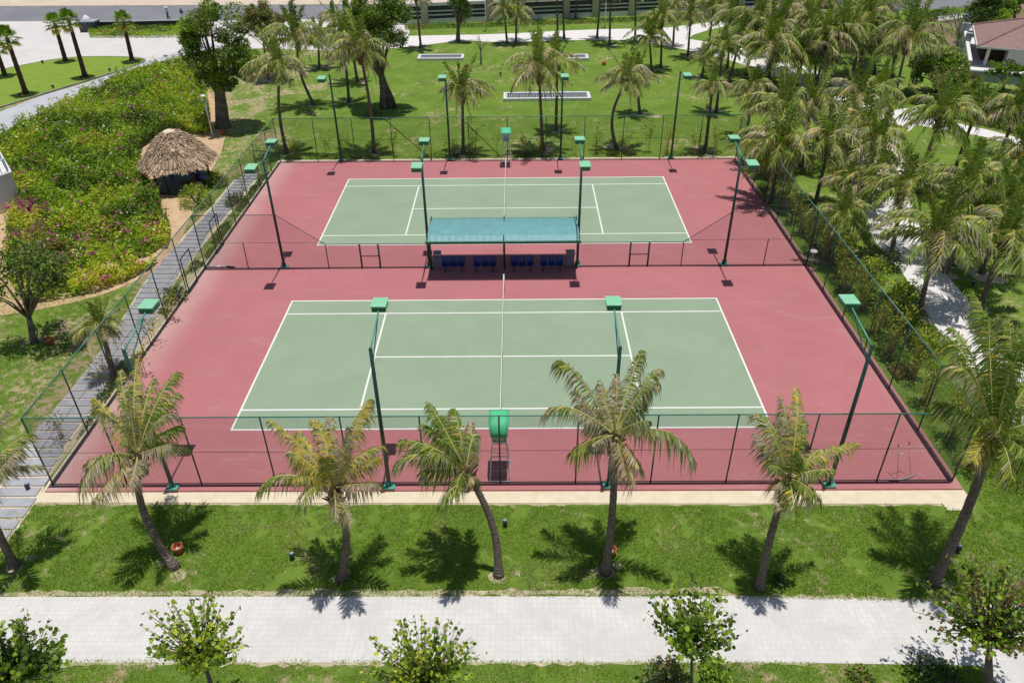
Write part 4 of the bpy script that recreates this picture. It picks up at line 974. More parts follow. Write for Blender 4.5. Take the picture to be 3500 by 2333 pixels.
# ------------------------------------------------------------------ BAMBOO rows along the fences
BG='thin bamboo clumps planted outside the fences'
def bamboo(label,x,y,seed,h=2.2,n=6,nl=180,yel=.3):
    rg=np.random.default_rng(seed); rr=random.Random(seed); t=thing('bamboo_clump',label,'bamboo',(x,y,ZG),0,BG); m=MB(); C=[]
    for i in range(n):
        a=rr.uniform(0,6.28); s=Vector((math.cos(a)*.15,math.sin(a)*.15,-.05)); e=s*3.2+Vector((0,0,h*rr.uniform(.75,1.1))); mid=s.lerp(e,.5)-Vector((s.x,s.y,0))
        m.tube([tuple(s),tuple(mid),tuple(e)],[.016,.013,.005],5)
        for j in range(nl//n): p=bez(s,mid,e,rr.uniform(.45,1.0)); C.append(np.array(p)+rg.normal(size=3)*.16)
    m.build('canes',MT['cane'],t); V,F=leaves(np.array(C),.19,.3,4,.3,rng=rg)
    npmesh('leaves',V,F,[MT['l1'],MT['l2'],MT['ly'],MT['l4']],rg.choice(4,size=len(C),p=[.35,.35-.2*yel,.15+.1*yel,.15+.1*yel]),t)
ordn=['first','second','third','fourth','fifth','sixth','seventh','eighth','ninth','tenth','eleventh','twelfth','thirteenth','fourteenth','fifteenth','sixteenth','seventeenth','eighteenth']
for i in range(18): bamboo(f'brown caned bamboo clump along the right fence, {ordn[i]} one counting from the near corner',XR+.9+rnd.uniform(-.2,.6),-2.4+i*1.95+rnd.uniform(-.4,.4),200+i,h=rnd.uniform(2.2,3.3),n=rnd.randint(9,13),nl=rnd.randint(300,480))
for i in range(18): 
    x=-16.8+i*2.0+rnd.uniform(-.5,.5); bamboo(f'thin bamboo clump behind the far fence, {ordn[i]} one counting from the left',x,YF+1.0+rnd.uniform(0,.8),240+i,h=rnd.uniform(1.6,3.1),n=rnd.randint(3,7),nl=rnd.randint(60,170),yel=.8)
for i,(u,v) in enumerate(((248,905),(352,790),(395,740),(560,440),(600,400),(150,1010),(330,860))): bamboo(f'thin dry bamboo clump outside the left fence, {ordn[i]} one of the scattered row',G(u,v).x,G(u,v).y,260+i,h=rnd.uniform(1.6,2.4),n=4,nl=80,yel=1)

# bare sandy soil showing round the palm feet
mb=MB()
for (x,y,rad) in SOILP:
    for k in range(4):
        ox,oy=rnd.gauss(0,rad*.45),rnd.gauss(0,rad*.45); n=14; q=rad*rnd.uniform(.25,.6)
        if abs(x+ox)<18.6 and -4.6<y+oy<33.4 : continue
        if -11.3<y+oy<-8.3: continue
        mb.add([(x+ox+math.cos(2*math.pi*i/n)*q*rnd.uniform(.55,1.25),y+oy+math.sin(2*math.pi*i/n)*q*.8*rnd.uniform(.55,1.25),ZG+.003+.0004*k) for i in range(n)],[tuple(range(n))])
tag(mb.build('bare_soil',MT['soil2']),kind='structure')
# ------------------------------------------------------------------ FLOWER BED
def inpoly(P,pts):
    x,y=P[:,0],P[:,1]; ins=np.zeros(len(P),bool); n=len(pts)
    for i in range(n):
        x1,y1=pts[i][0],pts[i][1]; x2,y2=pts[(i+1)%n][0],pts[(i+1)%n][1]
        c=((y1>y)!=(y2>y)); xx=(x2-x1)*(y-y1)/((y2-y1) if y2!=y1 else 1e-9)+x1; ins^=c&(x<xx)
    return ins
def vnoise(x,y,s,seed):
    r=np.random.default_rng(seed); T=r.random((64,64)); u=x/s; v=y/s; i=np.floor(u).astype(int); j=np.floor(v).astype(int); fu=u-i; fv=v-j; fu=fu*fu*(3-2*fu); fv=fv*fv*(3-2*fv)
    g=lambda a,b:T[a%64,b%64]
    return (g(i,j)*(1-fu)+g(i+1,j)*fu)*(1-fv)+(g(i,j+1)*(1-fu)+g(i+1,j+1)*fu)*fv
def scatter_poly(pts,n,rg):
    a=np.array([[p[0],p[1]] for p in pts]); lo,hi=a.min(0),a.max(0); out=[]; tot=0
    while tot<n:
        P=rg.uniform(lo,hi,size=(n*2,2)); P=P[inpoly(P,pts)]; out.append(P); tot+=len(P)
    return np.concatenate(out)[:n]
def foliage_mass(name,label,cat,pts,n,hb,hv,leaf,mats,w,seed,flowers=(),gap=.0,gapmask=None,kind='stuff',shoots=0):
    rg=np.random.default_rng(seed); P=scatter_poly(pts,n,rg)
    H=hb+hv*(.35*vnoise(P[:,0],P[:,1],3.6,seed)+.65*np.clip(vnoise(P[:,0],P[:,1],1.25,seed+1)*1.5-.2,0,1)**1.3)
    if gap>0:
        k=vnoise(P[:,0],P[:,1],1.7,seed+2)*.6+vnoise(P[:,0],P[:,1],.7,seed+3)*.4; g=gap if gapmask is None else gapmask(P); keep=k>g; P=P[keep]; H=H[keep]; k=k[keep]; gg=(g[keep] if gapmask is not None else g); H*=np.clip((k-gg)*5+.25,0,1)
    n=len(P); Z=ZG+H*(rg.random(n)**.35); C=np.column_stack([P,Z])
    if shoots:
        k=rg.integers(0,n,shoots); base=np.column_stack([P[k],ZG+H[k]*.9]); d=np.column_stack([rg.normal(size=(shoots,2))*.45,np.ones(shoots)])*rg.uniform(.3,.95,size=(shoots,1))
        q=np.linspace(.1,1,11)[None,:,None]; L=(base[:,None,:]+d[:,None,:]*q+rg.normal(size=(shoots,11,3))*.06).reshape(-1,3); C=np.concatenate([C,L]); P=C[:,:2]; n=len(C)
    B=np.clip((vnoise(P[:,0],P[:,1],1.9,seed+5)-.5)*1.7+.5,0,1); ww=np.array(w); mi=np.zeros(n,int)
    cum=np.cumsum(ww/ww.sum()); mi=np.searchsorted(cum,np.clip(B*.68+rg.random(n)*.32,0,.9999))
    V,F=leaves(C,leaf,.7,4,.5,rng=rg); MI=[mi]; VV=[V]; FF=[F]; off=len(V); allm=list(mats)
    for (fm,cnt,cl) in flowers:
        c0=C[rg.integers(0,n,cnt)]; c0=c0[np.argsort(-c0[:,2])][:int(cnt*.7)]; 
        c=np.repeat(c0,cl,axis=0)+rg.normal(size=(len(c0)*cl,3))*np.array([.12,.12,.05]); c[:,2]+=.12
        v,f=leaves(c,.16,.9,4,.8,rng=rg); VV.append(v); FF.append(f+off); off+=len(v); allm.append(fm); MI.append(np.full(len(f),len(allm)-1))
    o=npmesh(name,np.concatenate(VV),np.concatenate(FF),[MT[x] for x in allm],np.concatenate(MI)); return tag(o,label,cat,kind=kind)
bed_main=smooth_loop(pix((-60,345),(60,296),(200,230),(330,170),(430,152),(470,190),(482,250),(490,300),(470,320),(400,300),(330,330),(322,385),(350,430),(378,470),(372,520),(300,560),(180,560),(60,500),(40,440),(-60,440)),1)
def gm(P):   # the front left of the bed is thin and shows its soil
    d=(P[:,1]-30)/10+(P[:,0]+34)/12; return np.clip(.30-.28*np.clip(d+.5,0,1),0,.4)
foliage_mass('flowering_shrubs','dense bright green shrubs with scattered magenta and white blossoms round the thatched hut','shrubs',bed_main,100000,.30,1.40,.22,['l3','l1','l2','ly','l4'],(.10,.27,.44,.15,.04),301,(('mag',420,5),('pink',260,4),('wht',200,3)),gap=.26,gapmask=gm,shoots=1500)
bed_front=smooth_loop(pix((40,470),(180,520),(300,535),(380,500),(398,535),(375,605),(262,662),(135,690),(60,700),(20,640),(20,540)),1)
foliage_mass('border_plants','yellow green border plants with sandy gaps at the front of the flower bed','shrubs',bed_front,34000,.25,.75,.19,['l4','l1','l2','ly'],(.16,.20,.30,.34),302,(('mag',170,7),('pink',110,4),('wht',70,3)),gap=.30,shoots=500)
foliage_mass('magenta_bougainvillea','magenta bougainvillea patch on the sandy left part of the flower bed','shrubs',smooth_loop(pix((20,470),(120,480),(150,550),(110,600),(20,570)),1),3200,.5,.8,.17,['mag','l1','pink'],(.6,.25,.15),303,gap=.3)
# hedge strip and dark wall of the drive
hs=pix((208,88),(205,78),(225,66),(430,62),(470,66),(470,86),(330,88))
foliage_mass('hedge','low green hedge strip with rusty tips along the dark wall of the drive','hedge',hs,9000,.35,.35,.24,['l3','l1','l2','l4'],(.2,.35,.3,.15),304)
t=thing('low_wall','long low dark wall with pale top behind the hedge of the drive','wall',(0,0,0))
a,b=G(222,67),G(470,62); d=b-a; m=MB(); m.box(((a.x+b.x)/2,(a.y+b.y)/2,.35),(d.length,.5,.9),rz=math.atan2(d.y,d.x)); m.build('wall_body',MT['dark'],t)
m=MB(); m.box(((a.x+b.x)/2,(a.y+b.y)/2,.83),(d.length+.1,.62,.06),rz=math.atan2(d.y,d.x)); m.build('coping',MT['alu'],t)
b=G(210,72); t=thing('gate_pillar','squat dark pillar with white pointed cap at the left end of the low wall','pillar',b)
m=MB(); m.box((0,0,.6),(2.2,1.6,1.3)); m.build('block',MT['dark'],t,bevel=.04); m=MB(); m.box((0,0,1.32),(2.3,1.7,.12)); m.build('slab',MT['wallg'],t)
m=MB(); m.lathe([(.55,1.38),(.5,1.6),(.3,1.85),(0,2.1)],(-.2,0,0),10); m.build('cap',MT['wallw'],t)
def hedge(label,pts,n,h,seed,mats=('l3','l1','l2'),w=(.4,.4,.2),leaf=.24): 
    o=foliage_mass('hedge',label,'hedge',pts,n,h,.4,leaf,list(mats),w,seed,kind=None); return o
hedge('dark clipped hedge along the far side of the dry field',pix((2085,52),(2160,38),(2260,30),(2330,20),(2335,36),(2260,45),(2160,55),(2100,72)),5000,1.0,311)
hedge('clipped hedge left of the dry field beside the garden path',pix((1985,80),(2025,58),(2055,55),(2058,78),(2020,92)),2500,1.0,312)
hedge('dark hedge at the lawn strip inside the winding path',pix((1700,122),(1790,115),(1800,132),(1720,138)),3000,.9,313)
hedge('low yellow green hedge by the narrow side path',pix((1990,298),(2080,308),(2080,322),(1990,312)),1800,.5,314,('l2','ly','l1'),(.4,.3,.3))
foliage_mass('ground_cover','low green ground cover under the perimeter wall','ground cover',pix((930,62),(1350,48),(1700,36),(1700,42),(1350,55),(930,70)),7000,.15,.3,.22,['l3','l1','l4'],(.4,.4,.2),315)
foliage_mass('ground_cover','green ground cover at the foot of the far grove palms','ground cover',pix((1790,330),(1900,290),(1960,300),(1930,420),(1840,400)),9000,.1,.35,.16,['l3','l1','l2'],(.35,.4,.25),316,gap=.5)
foliage_mass('ground_cover','weedy ground cover under the grove beside the right fence','ground cover',pix((1800,470),(1860,450),(1990,640),(2100,850),(2060,880),(1900,640)),14000,.08,.4,.15,['l3','l1','l4'],(.35,.4,.25),317,gap=.5)
foliage_mass('ground_cover','ground cover below the villa terrace and leafy trees','ground cover',pix((2090,235),(2200,215),(2352,260),(2400,330),(2300,300),(2160,265)),12000,.3,.9,.24,['l3','l1','lgrey'],(.4,.35,.25),318)
foliage_mass('ground_cover','leafy undergrowth between the palms in the middle of the grove','ground cover',pix((2150,430),(2200,420),(2352,470),(2400,560),(2352,560),(2240,520)),5000,.1,.5,.17,['l3','l1','l2'],(.35,.4,.25),320,gap=.55)
foliage_mass('ground_cover','leafy undergrowth along the upper side of the winding path','ground cover',pix((1700,150),(1800,185),(1880,215),(1960,262),(1900,280),(1760,240),(1690,180)),9000,.1,.45,.18,['l3','l1','l2'],(.35,.4,.25),321,gap=.6)
foliage_mass('ground_cover','low plants along the outer foot of the far fence','ground cover',[(-17.5,33.1),(17.5,33.1),(17.5,34.3),(-17.5,34.6)],9000,.05,.35,.13,['l3','l1','ly'],(.35,.45,.2),322,gap=.58)
foliage_mass('ground_cover','low plants along the outer foot of the left fence','ground cover',[(-18.4,-1),(-19.0,4),(-19.0,12),(-18.9,20),(-18.9,32),(-18.3,32),(-18.3,-1)],9000,.05,.35,.12,['l3','l1','l4'],(.4,.45,.15),323,gap=.55)
foliage_mass('wild_plants','wild mixed plants behind the winding path at the top right','plants',pix((1580,60),(2100,25),(2100,-5),(1700,-5),(1560,25)),16000,.3,1.2,.3,['l3','l1','lgrey','l4'],(.3,.3,.3,.1),319,gap=.5)

# ------------------------------------------------------------------ GRASS BLADES on the near lawns
def blades(name,label,pts,n,seed,h=.07,w=.012,ex=None):
    rg=np.random.default_rng(seed); P=scatter_poly(pts,n,rg); 
    k=vnoise(P[:,0],P[:,1],.8,seed)*.5+vnoise(P[:,0],P[:,1],.25,seed+1)*.5; P=P[k>.30+.1*rg.random(n)]; n=len(P)
    a=rg.uniform(0,6.28,n); hh=h*rg.uniform(.5,1.5,n); ww=w*rg.uniform(.7,1.4,n); lx=rg.normal(size=n)*hh*.6-.01; ly=rg.normal(size=n)*hh*.5
    dx,dy=np.cos(a)*ww,np.sin(a)*ww
    V=np.stack([np.column_stack([P[:,0]-dx,P[:,1]-dy,np.full(n,ZG)]),np.column_stack([P[:,0]+dx,P[:,1]+dy,np.full(n,ZG)]),np.column_stack([P[:,0]+lx,P[:,1]+ly,ZG+hh])],1).reshape(-1,3)
    mi=(rg.random(n)<.07+.35*(vnoise(P[:,0],P[:,1],1.1,seed+4)>.78)).astype(int)
    return tag(npmesh(name,V,np.arange(n*3).reshape(n,3),[MT['blade'],MT['straws']],mi),label,'grass',kind='stuff')
blades('grass','short green grass of the near lawn between sand strip and paved path',[(-24,-8.58),(8,-8.79),(15.3,-9.02),(24,-9.4),(24,-5.0),(18.2,-4.95),(17.1,-4.65),(-18.4,-4.3),(-20,-5.5),(-24,-6)],190000,401)
blades('grass','short grass below the paved path at the bottom edge',[(-20,-11.02),(8,-11.16),(15.1,-11.38),(15.5,-12.6),(12,-14),(-20,-14)],70000,402)
blades('grass','grass strip outside the right fence',[(18.7,-5),(23,-8),(22.4,0),(21.2,4),(20.5,14),(18.6,14)],50000,403,h=.08)
blades('grass','patchy grass left of the slab path',[(-21.5,-3),(-34,-2),(-34,10),(-30,14),(-21.5,12)],50000,404,h=.08)

# ------------------------------------------------------------------ HUT
c=G(406,358,2.05); hut=thing('thatched_hut','round open hut with shaggy brown thatched roof in the flower bed','hut',(c.x,c.y,ZG))
m=MB(); RR=2.42; prof=[(RR,2.0),(RR*.86,2.48),(RR*.66,3.05),(RR*.44,3.52),(RR*.22,3.86),(.05,4.0)]
m.lathe([(r-.12,z-.05) for r,z in prof],(0,0,0),28,0)
rq=random.Random(9)
for i in range(6000):
    f=rq.random()**.7; az=rq.uniform(0,6.283); r=.15+(RR-.15)*f
    def zr(r):
        for (r1,z1),(r2,z2) in zip(prof[:-1],prof[1:]):
            if r<=r1 and r>=r2: return z2+(z1-z2)*((r-r2)/(r1-r2))
        return prof[0][1]-(r-prof[0][0])*.8 if r>prof[0][0] else prof[-1][1]
    L=rq.uniform(.35,.75); a2=az+rq.uniform(-.08,.08)/max(.3,r); r2=r+L*.8
    p=Vector((math.cos(az)*r,math.sin(az)*r,zr(r)+rq.uniform(.0,.09))); q=Vector((math.cos(a2)*r2,math.sin(a2)*r2,zr(r2)+rq.uniform(-.05,.12)+.16*((r*1.9)%1))); wv=Vector((-math.sin(az),math.cos(az),0))*rq.uniform(.02,.075)
    m.add([p-wv,p+wv,q+wv*.6,q-wv*.6],[(0,1,2,3)])
m.build('thatch_roof',MT['thatch'],hut)
m=MB(); m.lathe([(.5,3.88),(.4,4.02),(.18,4.12),(0,4.14)],(-.1,0,0),12); m.build('roof_cap',MT['sandstrip'],hut)
for i in range(6):
    a=i*math.pi/3+.3; m=MB(); x,y=math.cos(a)*1.9,math.sin(a)*1.9; m.tube([(x,y,-.05),(x,y,2.4)],.09,8); m.build('hut_post',MT['wood'],hut,True)
m=MB(); m.lathe([(0,.14),(2.2,.14),(2.25,.0)],(0,0,0),24); m.build('floor',MT['dark'],hut)
m=MB(); m.box((1.0,-1.0,.45),(1.5,.6,.1)); m.box((.45,-1.0,.3),(.1,.5,.3)); m.box((1.55,-1.0,.3),(.1,.5,.3)); m.build('bench_seat',MT['wood'],hut)
def lounger(x,y,rz,label):
    t=thing('sun_lounger',label,'lounger',(x,y,ZG),rz); m=MB(); m.box((0,-.2,.33),(.62,1.3,.1)); m.box((0,.65,.5),(.62,.6,.09),rx=.6); m.build('cushion',MT['blue'],t,bevel=.02)
    m=MB(); m.box((0,0,.26),(.66,1.8,.05)); [m.box((sx*.28,sy*.75,.13),(.05,.05,.26)) for sx in(-1,1) for sy in(-1,1)]; m.build('frame',MT['wood'],t)
q=G(470,418); lounger(q.x,q.y,1.3,'blue cushioned lounger beside the right post of the thatched hut')

# ------------------------------------------------------------------ GRILLE PLANTERS
def grille(label,p,w,d):
    g=G(*p); t=thing('vent_grille',label,'vent grille',(g.x,g.y,ZG),0,'white framed ventilation grilles set in the far lawn')
    for (x,y,lx,ly) in ((0,-d/2,w+.5,.3),(0,d/2,w+.5,.3),(-w/2-.1,0,.3,d-.3),(w/2+.1,0,.3,d-.3)):
        m=MB(); m.box((x,y,.14),(lx,ly,.30)); m.build('frame_side',MT['white'],t,bevel=.02)
    m=MB(); m.box((0,0,-.02),(w,d-.25,.04)); m.build('pit',MT['dark'],t)
    m=MB(); n=int(w/.22)
    for i in range(n): m.box((-w/2+(i+.5)*w/n,0,.12),(.10,d-.3,.05))
    m.build('slats',MT['greybar'],t)
grille('long white framed grille in the lawn directly behind the far umpire chair',(1256,225),8.0,1.9)
grille('white framed grille in the lawn left of the small pale trunked tree',(1013,135),4.8,1.7)
grille('white framed grille in the lawn half hidden behind the planter palm',(1300,135),4.6,1.7)

# ------------------------------------------------------------------ PERIMETER WALL at the top
pw=thing('perimeter_wall','long pale perimeter wall with square columns and horizontal rails at the top of the picture','wall',(0,0,0))
cols=[905,977,1062,1125,1198,1300,1367,1450,1530,1610,1700,1790]
def wy(u): return 54.5-(u-977)*.0415
CP=[G(u,wy(u)) for u in cols]
for p in CP:
    m=MB(); m.box((p.x,p.y,1.3),(.95,.7,2.9)); m.box((p.x,p.y,2.83),(1.15,.9,.16)); m.build('column',MT['stone'],pw,bevel=.03)
for a,b in zip(CP[:-1],CP[1:]):
    d=b-a; mid=(a+b)/2; L=d.length-1.0; rz=math.atan2(d.y,d.x)
    m=MB(); m.box((mid.x,mid.y,.2),(L,.35,.6),rz=rz); m.box((mid.x,mid.y,2.35),(L,.3,.35),rz=rz); m.build('beam',MT['wallw'],pw)
    m=MB(); m.box((mid.x,mid.y+.1,1.3),(L,.06,1.6),rz=rz); m.build('dark_panel',MT['dark'],pw)
    for z in (.95,1.45): 
        m=MB(); m.box((mid.x,mid.y,z),(L,.12,.14),rz=rz); m.build('rail',MT['wallw'],pw)

# ------------------------------------------------------------------ VILLA and left building
H1=.9; fl_=G(2218,161,H1); frt=G(2352,173,H1); fd=Vector((frt.x-fl_.x,frt.y-fl_.y,0)).normalized(); bk=Vector((-fd.y,fd.x,0))
v=thing('villa','white villa with terracotta tiled roof on a blue grey walled terrace at the right edge','villa',(0,0,0))
def P2(a,b_): q=fl_+fd*a+bk*b_; return (q.x,q.y)
m=MB(); m.poly([P2(0,0),P2(26,0),P2(26,24),P2(0,24)],ZG,H1); m.build('terrace_base',MT['wallg'],v)
m=MB(); m.poly([P2(.15,.15),P2(26,.15),P2(26,23.8),P2(.15,23.8)],H1+.003,H1+.05); m.build('terrace_floor',MT['pav2'],v)
e=G(2246,106,2.95); q=Vector((e.x-fl_.x,e.y-fl_.y,0)); ea,eb=q.dot(fd),q.dot(bk)
def P3(a,b_,z): q=fl_+fd*a+bk*b_; return Vector((q.x,q.y,z))
m=MB(); m.poly([P2(ea+3.0,eb+.9),P2(ea+21.9,eb+.9),P2(ea+21.9,eb+10),P2(ea+3.0,eb+10)],H1+.05,2.85); m.build('house_wall',MT['wallw'],v)
m=MB(); a0,b0_,a1,b1=ea,eb,ea+23,eb+11; ze,zt=2.95,5.2; mb_=5.5
vs=[P3(a0,b0_,ze),P3(a1,b0_,ze),P3(a1,b1,ze),P3(a0,b1,ze),P3(a0+mb_,b0_+mb_,zt),P3(a1-mb_,b0_+mb_,zt)]
m.add(vs,[(0,1,5,4),(1,2,5),(2,3,4,5),(3,0,4)]); rf=m.build('roof',MT['tile'],v); s=rf.modifiers.new('thickness','SOLIDIFY'); s.thickness=.12; s.offset=-1
m=MB(); m.tube([vs[0],vs[4]],.14,6); m.tube([vs[4],vs[5]],.14,6); m.tube([vs[3],vs[4]],.14,6); m.build('ridge',MT['tile'],rf)
m=MB(); 
for a_,b_ in ((vs[0],vs[1]),(vs[3],vs[0])): m.tube([a_-Vector((0,0,.1)),b_-Vector((0,0,.1))],.13,4)
m.build('eave',MT['wallw'],v)
m=MB(); a0,b0_,a1,b1=ea+5,eb+10,ea+23,eb+20; ze,zt=3.9,6.3
vs=[P3(a0,b0_,ze),P3(a1,b0_,ze),P3(a1,b1,ze),P3(a0,b1,ze),P3(a0+5,b0_+5,zt),P3(a1-5,b0_+5,zt)]
m.add(vs,[(0,1,5,4),(1,2,5),(2,3,4,5),(3,0,4)]); rf=m.build('roof',MT['tile'],v); s=rf.modifiers.new('thickness','SOLIDIFY'); s.thickness=.12; s.offset=-1
m=MB(); m.poly([P2(a0+.8,b0_+.8),P2(a1,b0_+.8),P2(a1,b1-.5),P2(a0+.8,b1-.5)],H1+.05,3.8); m.build('house_wall',MT['wallw'],v)
m=MB(); m.poly([P2(0,0),P2(.35,0),P2(.35,23),P2(0,23)],H1+.05,H1+.95); m.build('garden_wall',MT['wallw'],v)
m=MB(); m.poly([P2(ea+.9,eb+3.2),P2(ea+2.98,eb+3.2),P2(ea+2.98,eb+10),P2(ea+.9,eb+10)],H1+.05,2.85); m.build('veranda_wall',MT['wood'],v)
m=MB(); m.box(P3(ea+1.2,eb+.9,H1+1.0),(.3,.3,2.0),rz=math.atan2(fd.y,fd.x)); m.build('veranda_column',MT['wallw'],v)
for b_ in (9.5,15,20.5):
    m=MB(); p=P3(.2,b_,0); m.box((p.x,p.y,H1+.9),(.6,.6,1.7),rz=math.atan2(fd.y,fd.x)); m.build('pillar',MT['wallg'],v)
HB=max(1.2,HT((18,479),(24,397))); k0=G(23,394,HB); k1=G(0,352,HB); k2=G(-40,415,HB)
bl_=thing('terrace_building','corner of a white rendered building with glass railed terrace at the left edge','building',(0,0,0))
pts=[(k0.x,k0.y),(k1.x,k1.y),(k1.x-10,k1.y+6),(k2.x-14,k2.y-4),(k2.x,k2.y)]
m=MB(); m.poly(pts,ZG,HB-.12); m.build('wall_body',MT['wallw'],bl_)
cen=Vector((sum(p[0] for p in pts)/5,sum(p[1] for p in pts)/5))
m=MB(); m.poly([((p[0]-cen.x)*1.02+cen.x,(p[1]-cen.y)*1.02+cen.y) for p in pts],HB-.12,HB); m.build('coping',MT['wallw'],bl_)
for (a,b) in ((k0,k1),(k2,k0)):
    a=Vector((a.x-.1,a.y,HB));b=Vector((b.x-.1,b.y,HB)); m=MB(); m.tube([a+Vector((0,0,.9)),b+Vector((0,0,.9))],.05,6); 
    for i in range(5): m.tube([a.lerp(b,i/4),a.lerp(b,i/4)+Vector((0,0,.9))],.03,6)
    m.build('railing',MT['white'],bl_)

# ------------------------------------------------------------------ SMALL THINGS
def pot(u,v,label,r=.19):
    b=G(u,v); t=thing('terracotta_pot',label,'pot',b,0,'orange terracotta pots on the lawns'); m=MB()
    m.lathe([(r*.62,0),(r*.75,.02),(r,.28),(r*1.08,.30),(r*1.08,.36),(r*.88,.36),(r*.86,.30),(r*.66,.10),(0,.10)],(0,0,0),18); m.build('pot',MT['terra'],t,True)
    m=MB(); m.lathe([(0,.10),(r*.45,.10),(r*.45,.2),(r*.3,.26),(0,.27)],(0,0,0),12); m.build('lamp',MT['white'],t,True)
pot(412,1268,'round orange pot with white lamp inside beside the shaggy palm trunk'); pot(1403,1274,'orange pot half hidden behind the tallest straight palm trunk')
pot(115,790,'orange pot on the grass beside the dark leafy tree',.22); pot(512,310,'orange pot at the foot of the tree behind the thatched hut',.22); pot(1387,150,'red pot on the far lawn left of the bushy path palm',.24)
pot(1866,318,'orange red pot among the grove palms',.22)
def spot(u,v,label,s=1):
    b=G(u,v); t=thing('garden_spotlight',label,'garden light',b,0,'dark garden spotlights in the lawns'); t.scale=(s,s,s); m=MB(); m.tube([(0,0,-.02),(0,0,.16)],.03,8); m.build('stake',MT['black'],t)
    m=MB(); m.tube([(0,-.02,.14),(0,.04,.30)],[.085,.10],12); m.build('housing',MT['black'],t,True); m=MB(); m.tube([(0,.04,.302),(0,.043,.312)],.082,12); m.build('lens',MT['cap'],t)
for u,v,l,s in ((672,1284,'garden spotlight on the near lawn left of the yellow palm shadow',1),(1160,1208,'garden spotlight on the near lawn between leaning and straight palms',1),(2198,1268,'garden spotlight on the near lawn right of the big leaning palm',1.1),(66,1124,'garden spotlight at the near end of the slab path',1),
  (2233,658,'garden spotlight on the right lawn near the slender leaning palm',1.1),(48,224,'garden spotlight at the foot of the front left fan palm',1.4),(123,205,'garden spotlight on the kerb side of the round lawn, between the front two fan palms',1.4),(188,184,'garden spotlight at the foot of the middle fan palm',1.4),(253,166,'garden spotlight between the middle and right fan palms',1.4),(307,149,'garden spotlight at the foot of the right tip fan palm',1.4),(99,148,'garden spotlight on the back edge of the round lawn',1.4),(1150,175,'garden spotlight on the far lawn right of the left grille',1.3)): spot(u,v,l,s)
def lamp_post(u,v,top,label):
    b=G(u,v); h=max(2.5,HT((u,v),top)); t=thing('lamp_post',label,'lamp post',b,0,'slim pale lamp posts'); m=MB(); m.tube([(0,0,0),(0,0,min(h,5.5))],[.07,.05],8); m.build('post',MT['alu'],t,True)
    m=MB(); m.lathe([(0,.25),(.25,.2),(.28,.1),(.1,0),(0,0)],(0,0,min(h,5.5)),10); m.build('lamp',MT['white'],t,True)
lamp_post(1116,72,(1113,-10),'slim pale lamp post beyond the white path left of the feathery palm'); lamp_post(1389,64,(1388,-5),'slim pale lamp post between the tall palm trunks at the top'); lamp_post(1217,74,(1216,25),'short pale lamp post on the verge of the far path'); lamp_post(490,318,(486,222),'slim grey post standing beside the thick trunk behind the hut')
def bollard(u,v,top,label):
    b=G(u,v); h=max(.7,HT((u,v),top)); t=thing('bollard_light',label,'bollard light',b,0,'white bollard lights'); m=MB(); m.tube([(0,0,0),(0,0,h-.12)],.06,8); m.build('post',MT['white'],t,True); m=MB(); m.lathe([(0,.12),(.22,.08),(.24,.02),(.06,0)],(0,0,h-.12),12); m.build('cap',MT['wallw'],t,True)
bollard(2090,275,(2096,254),'taller white bollard light at the bend of the white path'); bollard(2104,284,(2106,268),'shorter white bollard light at the bend of the white path'); bollard(1861,612,(1868,574),'white capped bollard just outside the right fence at the divider')
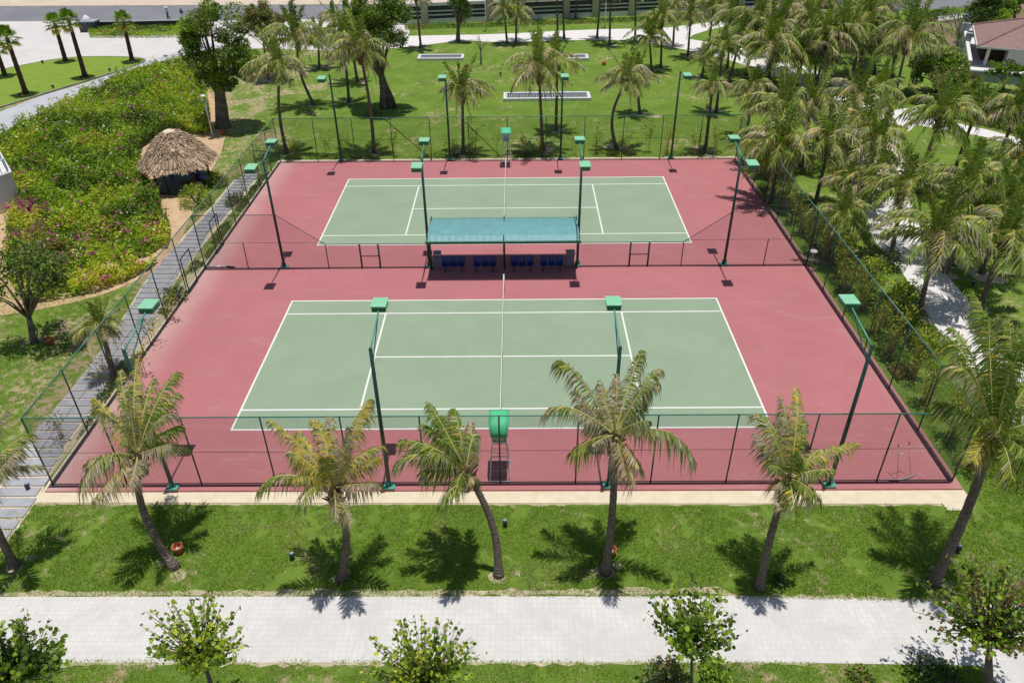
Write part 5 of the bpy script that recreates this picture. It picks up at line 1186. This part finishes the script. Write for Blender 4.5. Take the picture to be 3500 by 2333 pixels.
# people on the road
def person(b,rz,label,shirt,trous,hat,stride=.25,s=1.0,arm=0):
    t=thing('person',label,'person',b,rz); t.scale=(s,s,s)
    vs=[(0,0,.92),(0,0,1.15),(0,0,1.38),(0,0,1.50),(0,.02,1.62),(-.18,0,1.40),(-.25,-.08,1.13),(-.22,.10,.92),(.18,0,1.40),(.25,.08,1.13),(.22,.22,.95),(-.10,0,.88),(-.11,stride*.5,.48),(-.11,stride*.6-.02,.06),(-.11,stride*.6+.14,.04),(.10,0,.88),(.11,-stride*.2,.48),(.11,-stride,.08),(.11,-stride+.14,.04)]
    ed=[(0,1),(1,2),(2,3),(3,4),(2,5),(5,6),(6,7),(2,8),(8,9),(9,10),(0,11),(11,12),(12,13),(13,14),(0,15),(15,16),(16,17),(17,18)]
    rad=[.13,.12,.13,.055,.10,.06,.045,.032,.06,.045,.032,.09,.065,.045,.035,.09,.065,.045,.035]
    me=bpy.data.meshes.new('body'); me.from_pydata(vs,ed,[]); o=bpy.data.objects.new('body',me); COL.objects.link(o); o.parent=t; me.materials.append(MT['skin'])
    sk=o.modifiers.new('skin','SKIN'); sk.use_smooth_shade=True
    for i,r in enumerate(rad): me.skin_vertices[0].data[i].radius=(r,r)
    me.skin_vertices[0].data[0].use_root=True; ss=o.modifiers.new('sub','SUBSURF'); ss.levels=ss.render_levels=1
    m=MB(); m.lathe([(.15,.86),(.165,1.0),(.15,1.15),(.19,1.35),(.15,1.46),(.07,1.5)],(0,0,0),12); 
    for sx,yy in((-1,-.08),(1,.08)): m.tube([(sx*.16,0,1.41),(sx*.25,yy,1.13)],[.085,.065],8)
    m.build('shirt',shirt,t,True)
    m=MB()
    for sx,k1,k2 in((-1,stride*.5,stride*.6),(1,-stride*.2,-stride)): m.tube([(sx*.09,0,.92),(sx*.11,k1,.48),(sx*.11,k2,.12)],[.115,.09,.07],8)
    m.lathe([(.17,.78),(.175,.95),(.155,.98)],(0,0,0),12); m.build('trousers',trous,t,True)
    m=MB(); m.lathe([(.0,1.86),(.10,1.80),(.13,1.72),(.30,1.66),(.30,1.65),(.1,1.68)] if hat=='straw' else [(0,1.76),(.10,1.73),(.125,1.65),(.11,1.58)],(0,.02,0),12); m.build('hat' if hat=='straw' else 'hair',MT['straw'] if hat=='straw' else MT['orangec'],t,True)
person(G(388,46),2.4,'person in pale blue shirt and wide pale hat walking along the road',MT['cloth1'],MT['blackcap'],'straw',.3)
person(G(421,48),-.6,'person in navy clothes with orange headwear standing by the hedge end',MT['cloth2'],MT['cloth1'],'hair',.1)

# ------------------------------------------------------------------ LIGHT
w=bpy.data.worlds.new('World'); sc.world=w; w.use_nodes=True; nt=w.node_tree
SUN=Vector((.042,.028,1)).normalized(); el=math.asin(SUN.z); az=math.atan2(SUN.x,SUN.y)
sky=nt.nodes.new('ShaderNodeTexSky'); sky.sky_type='NISHITA'; sky.sun_disc=False; sky.sun_elevation=el; sky.sun_rotation=az; sky.air_density=1.0; sky.dust_density=1.0
nt.links.new(sky.outputs[0],nt.nodes['Background'].inputs[0]); nt.nodes['Background'].inputs[1].default_value=.07
sl=bpy.data.lights.new('sun','SUN'); sl.energy=3.85; sl.angle=R_(.53); sl.color=(1,.96,.90); so=bpy.data.objects.new('sun',sl); COL.objects.link(so)
so.rotation_euler=(-SUN).to_track_quat('-Z','Y').to_euler(); so.location=(0,0,60)
sc.view_settings.view_transform='Standard'; sc.view_settings.look='None'; sc.view_settings.exposure=-.12; sc.view_settings.gamma=1
sc.render.engine='CYCLES'; sc.render.resolution_x=1024; sc.render.resolution_y=682
